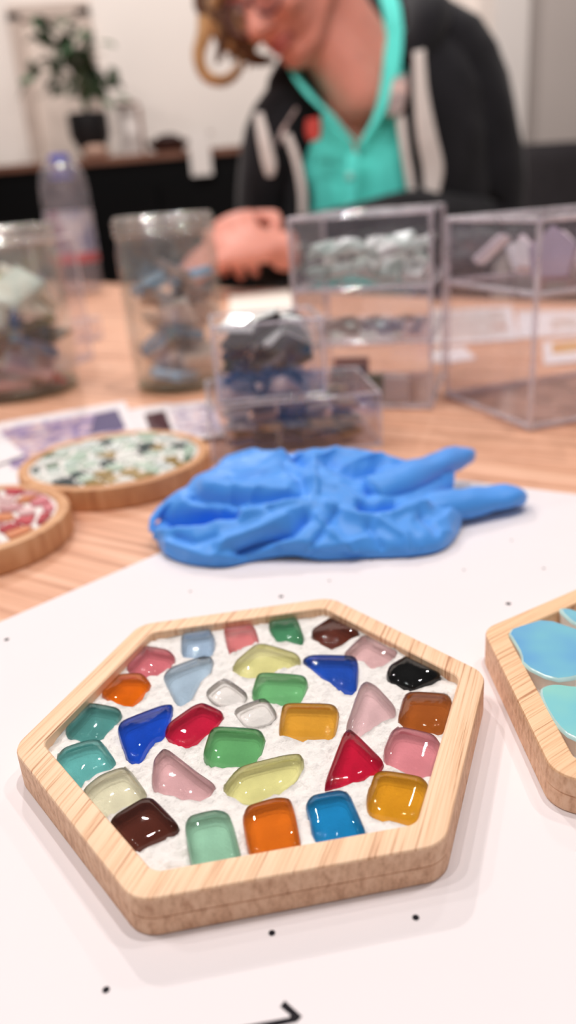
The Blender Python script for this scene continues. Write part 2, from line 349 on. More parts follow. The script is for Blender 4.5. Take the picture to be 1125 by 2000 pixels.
def c1(*p): return [(x * .49778, 1150 + y * .49778) for x, y in p]
def c2(*p): return [(480 + x * .57333, 1150 + y * .57333) for x, y in p]
def z4(*p): return [(200 + x * .40889, 1150 + y * .40889) for x, y in p]
def z3(*p): return [(600 + x * .32, 1150 + y * .32) for x, y in p]
TILES = [
 ('pale blue square glass tile', (150, 180, 225), c1((708, 185), (740, 155), (822, 152), (845, 195), (840, 255), (790, 275), (710, 265))),
 ('coral pink glass tile at the back rim', (222, 118, 122), z4((575, 190), (598, 168), (705, 156), (730, 185), (750, 245), (690, 265), (640, 290), (602, 312))),
 ('emerald green glass tile at the back rim', (62, 132, 92), z4((792, 150), (828, 126), (918, 123), (938, 155), (965, 230), (957, 266), (900, 245), (832, 248), (795, 200))),
 ('dark brown glass tile at the back rim', (84, 36, 26), z3((24, 250), (145, 172), (195, 172), (315, 240), (322, 280), (150, 362), (88, 338), (26, 288))),
 ('rose pink glass tile', (204, 104, 116), c1((493, 292), (532, 232), (570, 226), (668, 242), (694, 272), (610, 345), (498, 320))),
 ('orange glass tile by the left rim', (222, 92, 8), c1((384, 402), (452, 336), (562, 331), (597, 375), (577, 400), (515, 465), (428, 438))),
 ('dark teal glass tile', (70, 138, 136), c1((253, 542), (268, 505), (340, 445), (468, 466), (482, 492), (395, 590), (308, 595), (260, 578))),
 ('turquoise teal glass tile', (88, 172, 172), c1((217, 662), (246, 625), (350, 592), (398, 592), (460, 678), (440, 700), (350, 735), (300, 790), (230, 712))),
 ('cream glass tile', (218, 214, 184), c1((312, 795), (388, 730), (482, 695), (514, 712), (580, 802), (562, 820), (430, 866), (385, 910))),
 ('dark brown glass tile by the front left rim', (70, 30, 22), c1((425, 922), (446, 890), (560, 820), (604, 820), (700, 920), (704, 944), (525, 1030), (492, 1020))),
 ('pale green glass tile', (138, 196, 168), c1((722, 925), (742, 890), (850, 865), (904, 880), (950, 1052), (928, 1075), (768, 1100), (746, 1070))),
 ('bright orange glass tile by the front rim', (228, 100, 18), [(472, 1600), (480, 1574), (540, 1557), (568, 1559), (578, 1590), (591, 1662), (560, 1671), (489, 1680)]),
 ('sky blue glass tile by the front rim', (18, 122, 190), c2((201, 735), (222, 702), (320, 683), (354, 694), (412, 828), (402, 842), (300, 872), (236, 862), (221, 820), (218, 790))),
 ('amber glass tile by the front right rim', (208, 140, 24), c2((408, 718), (436, 626), (470, 616), (604, 640), (632, 680), (604, 796), (570, 802), (416, 765))),
 ('pink square glass tile by the right rim', (226, 128, 140), c2((466, 552), (496, 482), (530, 471), (644, 496), (673, 540), (644, 630), (600, 637), (476, 600))),
 ('rust brown glass tile', (150, 74, 24), c2((516, 442), (540, 346), (692, 356), (706, 385), (684, 485), (640, 492), (526, 467))),
 ('glossy black glass tile', (10, 11, 12), c2((478, 287), (487, 262), (560, 221), (592, 221), (664, 273), (667, 302), (565, 345), (486, 314))),
 ('pale pink glass tile by the back right rim', (226, 172, 176), c2((331, 222), (393, 161), (432, 156), (514, 203), (520, 222), (440, 270), (400, 245), (340, 236))),
 ('cobalt blue triangular glass tile at the right', (22, 66, 176), c2((186, 245), (213, 226), (374, 228), (385, 255), (380, 344), (356, 352), (298, 329))),
 ('pale pink triangular glass tile at the right', (224, 176, 182), c2((339, 468), (388, 328), (410, 311), (444, 327), (509, 398), (512, 424), (440, 460), (390, 492), (346, 484))),
 ('crimson red triangular glass tile', (186, 14, 46), c2((266, 684), (272, 648), (333, 487), (356, 471), (470, 583), (470, 610), (370, 665), (300, 675))),
 ('amber glass tile in the middle', (218, 150, 44), c2((111, 472), (122, 396), (150, 389), (304, 393), (320, 420), (304, 505), (270, 510), (156, 505), (114, 499))),
 ('leaf green glass tile in the upper middle', (98, 176, 112), c2((18, 352), (37, 292), (60, 286), (204, 294), (213, 320), (194, 385), (130, 387), (26, 376))),
 ('leaf green glass tile in the centre', (88, 164, 100), c1((792, 652), (821, 556), (850, 540), (1024, 550), (1045, 590), (1024, 655), (990, 685), (900, 695), (816, 680))),
 ('crimson red oblong glass tile', (186, 20, 52), c1((642, 572), (656, 532), (758, 461), (800, 447), (875, 482), (880, 508), (832, 555), (742, 620), (698, 620))),
 ('cobalt blue triangular glass tile at the left', (12, 60, 186), c1((458, 547), (476, 516), (640, 452), (680, 450), (677, 492), (644, 580), (604, 590), (547, 685), (502, 680), (476, 612))),
 ('pale blue triangular glass tile', (160, 188, 228), c1((636, 345), (666, 311), (800, 261), (836, 266), (833, 312), (783, 360), (738, 455), (693, 455), (666, 402))),
 ('clear colourless glass tile, upper one', (240, 244, 242), c1((798, 407), (880, 345), (976, 410), (962, 446), (850, 456))),
 ('clear colourless glass tile, lower one', (240, 244, 242), c1((906, 475), (1042, 420), (1092, 490), (1062, 526), (958, 541))),
 ('pale pink triangular glass tile at the left', (218, 166, 172), c1((592, 757), (600, 668), (638, 625), (666, 635), (787, 730), (855, 775), (814, 818), (720, 821), (606, 790))),
 ('pale yellow glass tile near the back', (228, 220, 142), z4((616, 386), (632, 346), (727, 266), (770, 259), (940, 312), (950, 348), (882, 369), (740, 410), (680, 424))),
 ('pale yellow glass tile near the front', (222, 220, 140), [(433, 1537), (463, 1498), (558, 1475), (590, 1472), (595, 1492), (572, 1527), (531, 1553), (490, 1565), (443, 1553)]),
]
GZ = CT - .0024; TZ = CT - .0006; BZ = PZ + .0044
tile_polys = []
for lab, col, poly in TILES:
    w = [U(x, y, CT - .0018) for x, y in poly]
    tile_polys.append(chaikin(chaikin(ccw([(p.x, p.y) for p in w]), 1, .16), 1, .25))
# keep the tiles inside the rim
_in = fn1(.0060); _inA = np.array(_in)
def clampin(p):
    c = Vector(HC); v = Vector(p) - c
    for k in range(6):
        a = HTH + math.pi / 6 + k * math.pi / 3; n = Vector((math.cos(a), math.sin(a)))
        lim = HR * math.cos(math.pi / 6) - .0061; d = v.dot(n)
        if d > lim: v -= n * (d - lim)
    return (c.x + v.x, c.y + v.y)
tile_polys = [[clampin(p) for p in P] for P in tile_polys]
def gheight(x, y):
    p = Vector((x, y, 0))
    return GZ + .0015 * (noise.noise(p * 160) * .6 + noise.noise(p * 420 + Vector((3, 1, 0))) * .35) + .0008 * noise.noise(p * 900)
def floor_z(lab): return GZ - .0007 if 'colourless' in lab else BZ
def build_grout():
    pts = []; edges = []
    def addpoly(P):
        n0 = len(pts); pts.extend([Vector(p) for p in P]); edges.extend([(n0 + i, n0 + (i + 1) % len(P)) for i in range(len(P))])
    addpoly(fn1(.0056)); nouter = len(pts)
    for P in tile_polys: addpoly(P)
    rnd = random.Random(3); st = .00075; xs = np.arange(HC[0] - .05, HC[0] + .05, st)
    gx, gy = np.meshgrid(xs, np.arange(HC[1] - .05, HC[1] + .05, st)); gx = gx.ravel(); gy = gy.ravel()
    rr = np.random.RandomState(1); gx = gx + rr.uniform(-.3, .3, gx.shape) * st; gy = gy + rr.uniform(-.3, .3, gy.shape) * st
    ok = inside(fn1(.006), gx, gy)
    for P in tile_polys: ok &= ~inside(P, gx, gy)
    pts.extend([Vector((a, b)) for a, b in zip(gx[ok], gy[ok])])
    vo, eo, fo, *_ = delaunay_2d_cdt(pts, edges, [], 0, 1e-7)
    cx = np.array([sum(vo[i].x for i in f) / len(f) for f in fo]); cy = np.array([sum(vo[i].y for i in f) / len(f) for f in fo])
    keep = inside(fn1(.0056), cx, cy)
    for P in tile_polys: keep &= ~inside(P, cx, cy)
    mb = MB()
    mb.add([(p.x, p.y, gheight(p.x, p.y)) for p in vo], [f for f, k in zip(fo, keep) if k])
    for P, tl in zip(tile_polys, TILES):                    # the bed that each tile lies in, chamfered at its foot
        n = len(P); fz = floor_z(tl[0]); cx_ = sum(p[0] for p in P) / n; cy_ = sum(p[1] for p in P) / n
        rho = 2 * abs(area2(P)) / sum(math.dist(P[i], P[i - 1]) for i in range(n))
        def rg(ins, z): s_ = max(1 - ins / rho, .2); return [Vector((cx_ + (x - cx_) * s_, cy_ + (y - cy_) * s_, z)) for x, y in P]
        top = [Vector((x, y, gheight(x, y))) for x, y in P]
        R_ = [top, rg(.00002, min(fz + .0011, GZ - .0002)), rg(.0007, fz + .0002), rg(.00085, fz + .0005), rg(.00105, fz + .0005), rg(.0012, fz)]
        mb.loft(R_, cap=False); mb.add(R_[-1], [tuple(range(n))])
    return mb.build('grout', M_grout, hexa, smooth=True)
build_grout()
def glass_tile(P, col, lab, zt=TZ):
    n = len(P); cx = sum(p[0] for p in P) / n; cy = sum(p[1] for p in P) / n
    per = sum(math.dist(P[i], P[i - 1]) for i in range(n)); rho = 2 * abs(area2(P)) / per
    rnd = random.Random(lab); tx = rnd.uniform(-.03, .03); ty = rnd.uniform(-.05, .02)
    rings = []
    for ins, z in [(.00004, min(floor_z(lab) + .0012, GZ - .0005)), (.00004, GZ - .0004), (.0001, GZ + .0006), (.00030, zt - .00082), (.0007, zt - .00048), (.0012, zt - .00025), (.0018, zt - .00011), (.0026, zt - .00003), (.0038, zt)]:
        s = max(1 - ins / rho, .12)
        k = max(0, (z - GZ) / (zt - GZ))
        rings.append([Vector((cx + (x - cx) * s, cy + (y - cy) * s, z + k * (tx * (x - cx) * s + ty * (y - cy) * s))) for x, y in P])
    mb = MB(); mb.loft(rings, cap=False)
    m = len(rings); mb.add(rings[-1] + [Vector((cx, cy, zt + .00005))], [(i, (i + 1) % n, n) for i in range(n)])
    o = mb.build('glass_tile', glass('glass_' + lab.replace(' ', '_')[:40], S(*col), .93 if 'colourless' in lab else .66), hexa, smooth=True)
    bm = bmesh.new(); bm.from_mesh(o.data); bmesh.ops.remove_doubles(bm, verts=bm.verts, dist=1e-7); bmesh.ops.recalc_face_normals(bm, faces=bm.faces); bm.to_mesh(o.data); bm.free()
    o['label'] = lab; return o
for (lab, col, _), P in zip(TILES, tile_polys): glass_tile(P, col, lab)

# second hexagonal coaster with ceramic shards
HC2 = (0.0962, 0.1490); HTH2 = math.radians(149.5)
hex2 = thing('hexagonal_coaster', (HC2[0], HC2[1], PZ), 'hexagonal bamboo coaster with large blue and turquoise ceramic shards, cut by the right edge', 'coaster', 'hexagonal bamboo coasters')
fn2 = lambda i: rhex(HC2, .0550, HTH2, .0065, i)
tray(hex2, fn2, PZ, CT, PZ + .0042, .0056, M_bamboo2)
def disc_grout(root, outline, c, z, amp, nr=16, name='grout', seed=0.0):
    mb = MB(); rings = []
    for j in range(nr + 1):
        s = 1 - j / nr * .98
        r = []
        for x, y in outline:
            px, py = c[0] + (x - c[0]) * s, c[1] + (y - c[1]) * s
            r.append(Vector((px, py, z + amp * noise.noise(Vector((px * 300 + seed, py * 300, 0))))))
        rings.append(r)
    mb.loft(rings, cap=False); n = len(outline); mb.add(rings[-1], [tuple(range(n))])
    return mb.build(name, M_grout, root, smooth=True)
disc_grout(hex2, fn2(.0052), HC2, CT - .0042, .0008)
M_shardside = pm('ceramic_biscuit', S(236, 228, 220), .7, .3, .05, 300)
def glaze(name, c0, c1, c2_):
    m, nt, b = newmat(name); g = nt.nodes.new('ShaderNodeNewGeometry')
    n = nt.nodes.new('ShaderNodeTexNoise'); n.inputs['Scale'].default_value = 45; n.inputs['Detail'].default_value = 2
    nt.links.new(g.outputs['Position'], n.inputs['Vector']); r = nt.nodes.new('ShaderNodeValToRGB'); e = r.color_ramp.elements
    e[0].position = .35; e[0].color = (*c0, 1); e[1].position = .68; e[1].color = (*c2_, 1); k = e.new(.5); k.color = (*c1, 1)
    nt.links.new(n.outputs['Fac'], r.inputs['Fac']); nt.links.new(r.outputs['Color'], b.inputs['Base Color'])
    b.inputs['Roughness'].default_value = .12; b.inputs['Coat Weight'].default_value = .5
    return m
M_glz1 = glaze('blue_glaze', S(92, 160, 212), S(112, 176, 218), S(126, 196, 214))
M_glz2 = glaze('turquoise_glaze', S(110, 190, 214), S(128, 202, 212), S(148, 214, 204))
M_glz_edge = pm('pale_glaze_edge', S(190, 224, 222), .2, .5, .1, 200, coat=.4)
def c5(*p): return [(900 + x / 4, 1130 + y / 4) for x, y in p]
def shard(root, P, zt, th, mat, lab, edge=.0007):
    """thick ceramic piece: raw side, pale glazed edge, coloured glaze on top"""
    n = len(P); cx = sum(p[0] for p in P) / n; cy = sum(p[1] for p in P) / n
    per = sum(math.dist(P[i], P[i - 1]) for i in range(n)); rho = 2 * abs(area2(P)) / per
    def rg(ins, z): s = max(1 - ins / rho, .2); return [Vector((cx + (x - cx) * s, cy + (y - cy) * s, z)) for x, y in P]
    mb = MB(); mb.loft([rg(.0003, zt - th), rg(0, zt - .0006)], cap=False)
    mb.loft([rg(0, zt - .0006), rg(.0002, zt - .0002), rg(.0006, zt), rg(edge, zt + .0001)], cap=False); mb.loft([rg(edge, zt + .0001), rg(edge * 3, zt + .0001)], cap=False)
    mb.add(rg(edge * 3, zt + .0001), [tuple(range(n))])
    o = mb.build('ceramic_shard', M_shardside, root, smooth=45)
    o.data.materials.append(M_glz_edge); o.data.materials.append(mat)
    for i, p in enumerate(o.data.polygons): p.material_index = 0 if i < n else (1 if i < 4 * n else 2)
    if lab: o['label'] = lab
    return o
SZ = CT + .0002
for lab, mat, poly in [
  ('large sky blue glazed shard', M_glz1, c5((355, 400), (500, 350), (660, 305), (900, 385), (1180, 480), (1150, 700), (900, 780), (720, 800), (480, 680), (470, 590), (420, 500))),
  ('sky blue glazed shard at the upper rim', M_glz1, c5((745, 232), (800, 218), (900, 248), (1200, 330), (1260, 480), (1200, 460), (900, 370))),
  ('turquoise glazed shard', M_glz2, c5((610, 865), (650, 830), (740, 815), (900, 838), (1150, 840), (1230, 1200), (1050, 1290), (860, 1250), (750, 1150), (650, 985)))]:
    w = ccw([(p.x, p.y) for p in (U(x, y, SZ) for x, y in poly)])
    shard(hex2, chaikin(w, 1), SZ, .0046, mat, lab)
_main = [[(v.co.x + HC2[0], v.co.y + HC2[1]) for v in o.data.vertices] for o in hex2.children if o.name.startswith('ceramic_shard')]
def clip_half(P, a, n):
    out = []
    for i in range(len(P)):
        p = P[i]; q = P[(i + 1) % len(P)]
        dp = (p[0] - a[0]) * n[0] + (p[1] - a[1]) * n[1]; dq = (q[0] - a[0]) * n[0] + (q[1] - a[1]) * n[1]
        if dp <= 0: out.append(p)
        if dp * dq < 0: t = dp / (dp - dq); out.append((p[0] + (q[0] - p[0]) * t, p[1] + (q[1] - p[1]) * t))
    return out
_sites = [(sum(p[0] for p in M) / len(M), sum(p[1] for p in M) / len(M)) for M in _main] + [(.094, .146), (.112, .150), (.106, .129), (.128, .139), (.121, .171), (.100, .184), (.117, .116), (.131, .155), (.083, .112), (.092, .128), (.106, .166)]
_hex_in = fn2(.0072)
for i, s_ in enumerate(_sites):
    if i < len(_main): continue
    P = list(_hex_in)
    for t_ in _sites:
        if t_ != s_: P = clip_half(P, ((s_[0] + t_[0]) / 2, (s_[1] + t_[1]) / 2), (t_[0] - s_[0], t_[1] - s_[1]))
    for M in _main:                                     # stay clear of the three large shards
        far = [(p[0] - s_[0], p[1] - s_[1]) for p in M]; cM = (sum(p[0] for p in M) / len(M), sum(p[1] for p in M) / len(M))
        n_ = Vector((cM[0] - s_[0], cM[1] - s_[1])).normalized(); near = min(f[0] * n_.x + f[1] * n_.y for f in far)
        P = clip_half(P, (s_[0] + n_.x * (near - .001), s_[1] + n_.y * (near - .001)), (n_.x, n_.y)) if P else P
    if len(P) < 3 or abs(area2(P)) < 2e-5: continue
    cx_ = sum(p[0] for p in P) / len(P); cy_ = sum(p[1] for p in P) / len(P)
    shard(hex2, chaikin([(cx_ + (x - cx_) * .9, cy_ + (y - cy_) * .9) for x, y in ccw(P)], 1, .15), SZ - .0004, .0042, (M_glz2, M_glz1)[i % 2], None)

# ------------------------------------------------------------------ round coasters
def voronoi(c, r, n, seed, stretch=1.0):
    rnd = random.Random(seed); sites = []
    tries = 0
    while len(sites) < n and tries < 8000:
        tries += 1; a = rnd.uniform(0, 6.283); d = r * math.sqrt(rnd.random()) * .97
        p = (c[0] + d * math.cos(a), c[1] + d * math.sin(a))
        if all(math.hypot((p[0] - s[0]), (p[1] - s[1]) * stretch) > r * 1.45 / math.sqrt(n) for s in sites): sites.append(p)
    cells = []
    for s in sites:
        P = [(c[0] + r * math.cos(k * math.pi / 12), c[1] + r * math.sin(k * math.pi / 12)) for k in range(24)]
        for t in sites:
            if t is s or not P: continue
            P = clip_half(P, ((s[0] + t[0]) / 2, (s[1] + t[1]) / 2), (t[0] - s[0], t[1] - s[1]))
        if len(P) >= 3: cells.append((s, P))
    return cells
def round_coaster(c, r, lab, cols, n, seed):
    root = thing('round_coaster', (c[0], c[1], 0), lab, 'coaster', 'round wooden coasters')
    N = 56; z1 = .0105
    def fn(i): return [(c[0] + (r - i) * math.cos(k * 2 * math.pi / N), c[1] + (r - i) * math.sin(k * 2 * math.pi / N)) for k in range(N)]
    mb = MB(); mb.loft([ring3(fn(.0006), .0001), ring3(fn(0), .0008), ring3(fn(0), z1 - .0015), ring3(fn(.0004), z1 - .0005), ring3(fn(.0014), z1), ring3(fn(.0042), z1), ring3(fn(.005), z1 - .0006), ring3(fn(.005), .005)], cap=True)
    mb.build('tray', M_round, root, smooth=40)
    disc_grout(root, fn(.0048), c, z1 - .0014, .0005, seed=seed)
    rnd = random.Random(seed)
    for s, P in voronoi(c, r - .0058, n, seed, 1.0):
        k = .76 + rnd.uniform(-.08, .05)
        P = [(s[0] + (x - s[0]) * k, s[1] + (y - s[1]) * k) for x, y in ccw(P)]
        col = rnd.choice(cols); zt = z1 + rnd.uniform(-.0006, .0004)
        mb = MB(); mb.prism(P, z1 - .003, zt, .0004)
        mb.build('mosaic_shard', pmc('shard_%d_%d_%d' % col, S(*col), .15, .5, .08, 120, coat=.3), root)
RC2 = (-.0795, .3525); RC1 = (-.1255, .2845)
round_coaster(RC2, .0445, 'round wooden coaster with pale green and dark teal mosaic, behind the pink one',
              [(216, 228, 216), (232, 236, 228), (200, 218, 202), (188, 210, 192), (36, 66, 70), (222, 230, 224), (96, 126, 100), (168, 140, 80), (228, 234, 230), (206, 222, 212), (30, 56, 66), (236, 238, 232)], 66, 5)
round_coaster(RC1, .0395, 'round wooden coaster with pink and red mosaic, cut by the left edge',
              [(226, 160, 166), (236, 196, 196), (214, 120, 132), (176, 26, 50), (200, 60, 76), (240, 220, 214), (214, 130, 84), (206, 148, 152)], 46, 11)

# ------------------------------------------------------------------ photo cards behind the round coasters
def printmat(name, cols, scale, dist=1.0):
    m, nt, b = newmat(name); g = nt.nodes.new('ShaderNodeNewGeometry')
    n = nt.nodes.new('ShaderNodeTexNoise'); n.inputs['Scale'].default_value = scale; n.inputs['Detail'].default_value = 6; n.inputs['Distortion'].default_value = dist
    nt.links.new(g.outputs['Position'], n.inputs['Vector']); r = nt.nodes.new('ShaderNodeValToRGB'); e = r.color_ramp.elements
    while len(e) < len(cols): e.new(.5)
    for i, c in enumerate(cols): e[i].position = .32 + .36 * i / (len(cols) - 1); e[i].color = (*S(*c), 1)
    nt.links.new(n.outputs['Fac'], r.inputs['Fac']); nt.links.new(r.outputs['Color'], b.inputs['Base Color']); b.inputs['Roughness'].default_value = .3
    return m
def card(quad, lab, prints, z=.0004, th=.0006, mat=None, cat='card', name='printed_card', group=None, world_pts=None):
    w = world_pts or [U(x, y, z + th) for x, y in quad]
    c = sum(w, Vector()) / len(w)
    root = thing(name, (c.x, c.y, z), lab, cat, group)
    mb = MB(); mb.prism(ccw([(p.x, p.y) for p in w]), z, z + th); mb.build('card_stock', mat or M_paper, root)
    for k_, (q, pmat, nm) in enumerate(prints):    # q in the card's own u,v
        v = []
        for u_, v_ in q:
            a = w[0].lerp(w[1], u_); b = w[3].lerp(w[2], u_); p = a.lerp(b, v_); v.append(Vector((p.x, p.y, z + th + .00006 * (k_ + 1))))
        mesh(nm, v, [tuple(range(len(v)))], pmat, root)
    return root
M_print1 = printmat('purple_print', [(60, 44, 96), (110, 90, 160), (190, 170, 200), (226, 190, 184), (236, 226, 234)], 70, 2)
M_print2 = printmat('speckled_print', [(120, 100, 140), (206, 190, 206), (240, 232, 236), (226, 170, 170)], 160, 1)
M_print3 = pm('dark_red_print', S(74, 34, 44), .4, .4, .1, 60)
M_navy = pm('navy_print', S(76, 66, 112), .4, .4, .2, 60)
card([(-70, 838), (243, 783), (300, 900), (-40, 960)], 'white bordered photo card with purple print behind the green round coaster',
     [([(.2, .12), (.93, .14), (.93, .8), (.2, .8)], M_print1, 'photo_print'), ([(.78, .16), (.93, .15), (.93, .5), (.7, .5)], M_navy, 'photo_print')])
card([(252, 800), (330, 788), (360, 850), (280, 866)], 'white card with dark red rectangle behind the green round coaster',
     [([(.3, .22), (.82, .22), (.8, .85), (.26, .85)], M_print3, 'printed_patch')], z=.0012)
card([(318, 792), (412, 782), (440, 850), (345, 862)], 'small white speckled print card beside the stacked clear boxes',
     [([(.1, .12), (.97, .12), (.97, .92), (.1, .92)], M_print2, 'photo_print')], z=.0022)
card([(-120, 815), (-8, 838), (48, 888), (-70, 930)], 'white card corner at the left edge above the pink round coaster', [], z=.0018)

# ------------------------------------------------------------------ blue glove
M_glove = pm('blue_nitrile', S(76, 156, 242), .42, .35, .03, 60, sheen=.25, bump=.12, bscale=900)
def cr(p0, p1, p2, p3, t):
    return .5 * ((2 * p1) + (-p0 + p2) * t + (2 * p0 - 5 * p1 + 4 * p2 - p3) * t * t + (-p0 + 3 * p1 - 3 * p2 + p3) * t ** 3)
def crpath(P, n):
    out = []; m = len(P) - 1
    for k in range(n):
        s = k / (n - 1) * m; i = min(int(s), m - 1); t = s - i
        out.append(cr(P[max(i - 1, 0)], P[i], P[i + 1], P[min(i + 2, m)], t))
    return out
def glove():
    # rows of control points from the front hem over the top to the back, each (photo x, photo y, height)
    rows = [
     [(306, 1058, .0), (322, 1084, .0), (368, 1102, .0), (440, 1107, .0), (505, 1094, .0), (570, 1086, .0015), (630, 1094, .0), (720, 1090, .0), (810, 1086, .0), (868, 1072, .0), (896, 1040, .001), (906, 1000, .003)],
     [(296, 1030, .006), (318, 1058, .005), (375, 1072, .006), (445, 1072, .006), (510, 1060, .007), (575, 1052, .009), (640, 1060, .007), (725, 1058, .006), (805, 1052, .006), (858, 1040, .006), (888, 1012, .006), (898, 978, .007)],
     [(293, 1006, .010), (330, 1022, .0105), (395, 1020, .0115), (460, 1012, .0135), (520, 1004, .0145), (585, 1002, .014), (650, 1004, .013), (720, 1005, .012), (790, 1000, .011), (840, 988, .010), (872, 968, .009), (890, 950, .009)],
     [(310, 986, .0125), (352, 975, .015), (410, 965, .018), (470, 956, .0195), (530, 950, .020), (595, 946, .0195), (660, 946, .0185), (725, 948, .0165), (785, 946, .0145), (830, 940, .013), (862, 930, .012), (884, 922, .011)],
     [(345, 966, .0145), (385, 940, .018), (430, 915, .0215), (490, 900, .0235), (550, 895, .0240), (610, 895, .0235), (670, 898, .0225), (725, 905, .0205), (775, 912, .018), (815, 918, .016), (845, 916, .0145), (872, 912, .012)],
     [(372, 954, .0145), (410, 922, .0185), (455, 894, .0225), (510, 882, .0245), (565, 883, .0245), (620, 878, .0250), (680, 877, .0245), (735, 886, .0220), (780, 898, .0190), (815, 904, .017), (840, 904, .0145), (862, 903, .012)],
    ]
    W_ = [[U(x, y, max(z, .0006) + PZ) for x, y, z in r] for r in rows]
    last = W_[-1]
    W_.append([p + Vector((.000, .010, -.008)) for p in last])
    W_.append([Vector((p.x * .97 + .0004, p.y + .016, PZ + .0006)) for p in last])
    NU, NV = 230, 126
    cols = [crpath(r, NU) for r in W_]
    grid = []
    for k in range(NU): grid.append(crpath([c[k] for c in cols], NV))
    # creases: polyline in the photo, width in pixels, depth in metres (ridges positive)
    cre = [([(300, 1012), (360, 1003), (420, 1006), (455, 1002)], 15, -.0085), ([(330, 1012), (390, 1012)], 20, -.006),
           ([(318, 1030), (390, 1032), (470, 1010), (560, 985), (600, 975)], 15, .0028),
           ([(375, 968), (450, 975), (530, 978), (585, 972)], 9, -.0034), ([(400, 950), (470, 958), (560, 962)], 12, .0022),
           ([(470, 1078), (520, 1058), (570, 1038), (598, 1010)], 11, -.0042), ([(430, 1066), (500, 1040), (560, 1016)], 13, .0022),
           ([(556, 905), (585, 935), (600, 975)], 9, -.002), ([(570, 885), (590, 900)], 11, -.0036),
           ([(640, 900), (690, 925), (735, 915)], 14, -.003), ([(600, 940), (660, 955), (700, 985)], 12, .0018),
           ([(705, 992), (735, 998), (770, 990)], 9, -.0048), ([(640, 990), (700, 1010), (760, 1010), (830, 990)], 12, .0022),
           ([(840, 975), (880, 955), (900, 945)], 9, -.003), ([(620, 1010), (650, 1045), (690, 1075)], 8, .0018), ([(660, 1000), (630, 1040), (605, 1075)], 8, -.0016),
           ([(740, 1020), (790, 1050), (800, 1075)], 8, .0016), ([(720, 1030), (745, 1070)], 9, -.0015), ([(330, 1060), (400, 1085), (470, 1088)], 9, .0012),
           ([(345, 1050), (380, 1060), (420, 1050)], 7, -.0014), ([(455, 935), (500, 925), (548, 930)], 8, -.0018), ([(720, 960), (760, 940), (800, 930)], 10, -.0022),
           ([(615, 895), (612, 930), (618, 965)], 7, .0014), ([(820, 1010), (850, 1040)], 9, -.0014), ([(480, 990), (530, 1000)], 7, -.0016)]
    def dseg(px, py, a, b):
        dx, dy = b[0] - a[0], b[1] - a[1]; t = max(0, min(1, ((px - a[0]) * dx + (py - a[1]) * dy) / (dx * dx + dy * dy)))
        return math.hypot(px - a[0] - t * dx, py - a[1] - t * dy)
    def norm(i, j):
        a = grid[min(i + 1, NU - 1)][j] - grid[max(i - 1, 0)][j]; b = grid[i][min(j + 1, NV - 1)] - grid[i][max(j - 1, 0)]
        n = a.cross(b); return n.normalized() if n.length > 1e-12 else Vector((0, 0, 1))
    out = []
    for i in range(NU):
        for j in range(NV):
            p = grid[i][j]; n = norm(i, j)
            if n.z < 0 and j < NV * .6: n = -n
            x, y = PX(p); d = 0
            v = j / (NV - 1)
            if v < .78:
                for pl, w, a in cre:
                    dd = min(dseg(x, y, pl[k], pl[k + 1]) for k in range(len(pl) - 1))
                    if dd < w * 3: d += 1.25 * a * math.exp(-(dd / (w * .85)) ** 1.4)
            s = noise.noise(p * 60) * .5 + (1 - abs(noise.noise(Vector((p.x * 120, p.y * 120, p.z * 120))) * 2)) * .35 + noise.noise(p * 260) * .12
            ca, sa = math.cos(.55), math.sin(.55); qa = Vector((p.x * ca + p.y * sa, -p.x * sa + p.y * ca, p.z)); wv = noise.noise(p * 45) * .012
            rg_ = 1 - abs(noise.noise(Vector((qa.x * 24, (qa.y + wv) * 78, p.z * 90)))) * 2.6
            s += 1.0 * max(0, rg_) ** 2 + .15 * (1 - abs(noise.noise(Vector((qa.y * 60, (qa.x + wv) * 150, 3.3)))) * 2.5)
            e = min(1, v * 12) * min(1, (1 - v) * 8)
            q = p + n * ((d + .00115 * s) * e)
            q.z = max(q.z, PZ + .0003); out.append(q)
    mb = MB(); f = []
    for i in range(NU - 1):
        for j in range(NV - 1):
            a = i * NV + j; f.append((a, a + NV, a + NV + 1, a + 1))
    base = U(600, 1000)
    mb.add(out, f)
    # fingers poking out at the right, and the rolled cuff on the left
    def finger(pts, rad, flat, seed):
        P = crpath([U(x, y, z + PZ) for x, y, z in pts], 22); R = crpath([Vector((r, 0, 0)) for r in rad], 22); R = [r.x for r in R]
        m = MB(); m.tube(P, R, 18, flat)
        for v in m.v:
            v += Vector((0, 0, 1)) * (.0016 * noise.noise(v * 130 + Vector((seed, 0, 0))) + .0006 * noise.noise(v * 400)); v.z = max(v.z, PZ + .0002)
        mb.add(m.v, m.f)
    finger([(720, 968, .013), (770, 950, .0135), (820, 925, .0135), (862, 906, .0135), (893, 893, .013), (912, 889, .012), (922, 888, .0115)], [.0085, .0085, .0075, .0062, .0058, .0046, .0012], .8, 1)
    finger([(800, 1000, .006), (850, 992, .0065), (900, 984, .0062), (950, 976, .0058), (990, 970, .0055), (1010, 966, .005), (1019, 964, .0045)], [.008, .008, .0076, .0072, .0068, .005, .0015], .72, 4)
    finger([(296, 1040, .006), (300, 1012, .0095), (322, 990, .0118), (360, 976, .0138), (405, 970, .0150)], [.0008, .0014, .0016, .0016, .0008], 1.0, 7)
    o = mb.build('disposable_glove', M_glove, None, True, (base.x, base.y, PZ))
    sm = o.modifiers.new('smooth', 'SMOOTH'); sm.factor = .5; sm.iterations = 1
    return tag(o, 'crumpled bright blue disposable glove lying on white paper', 'glove')
glove()

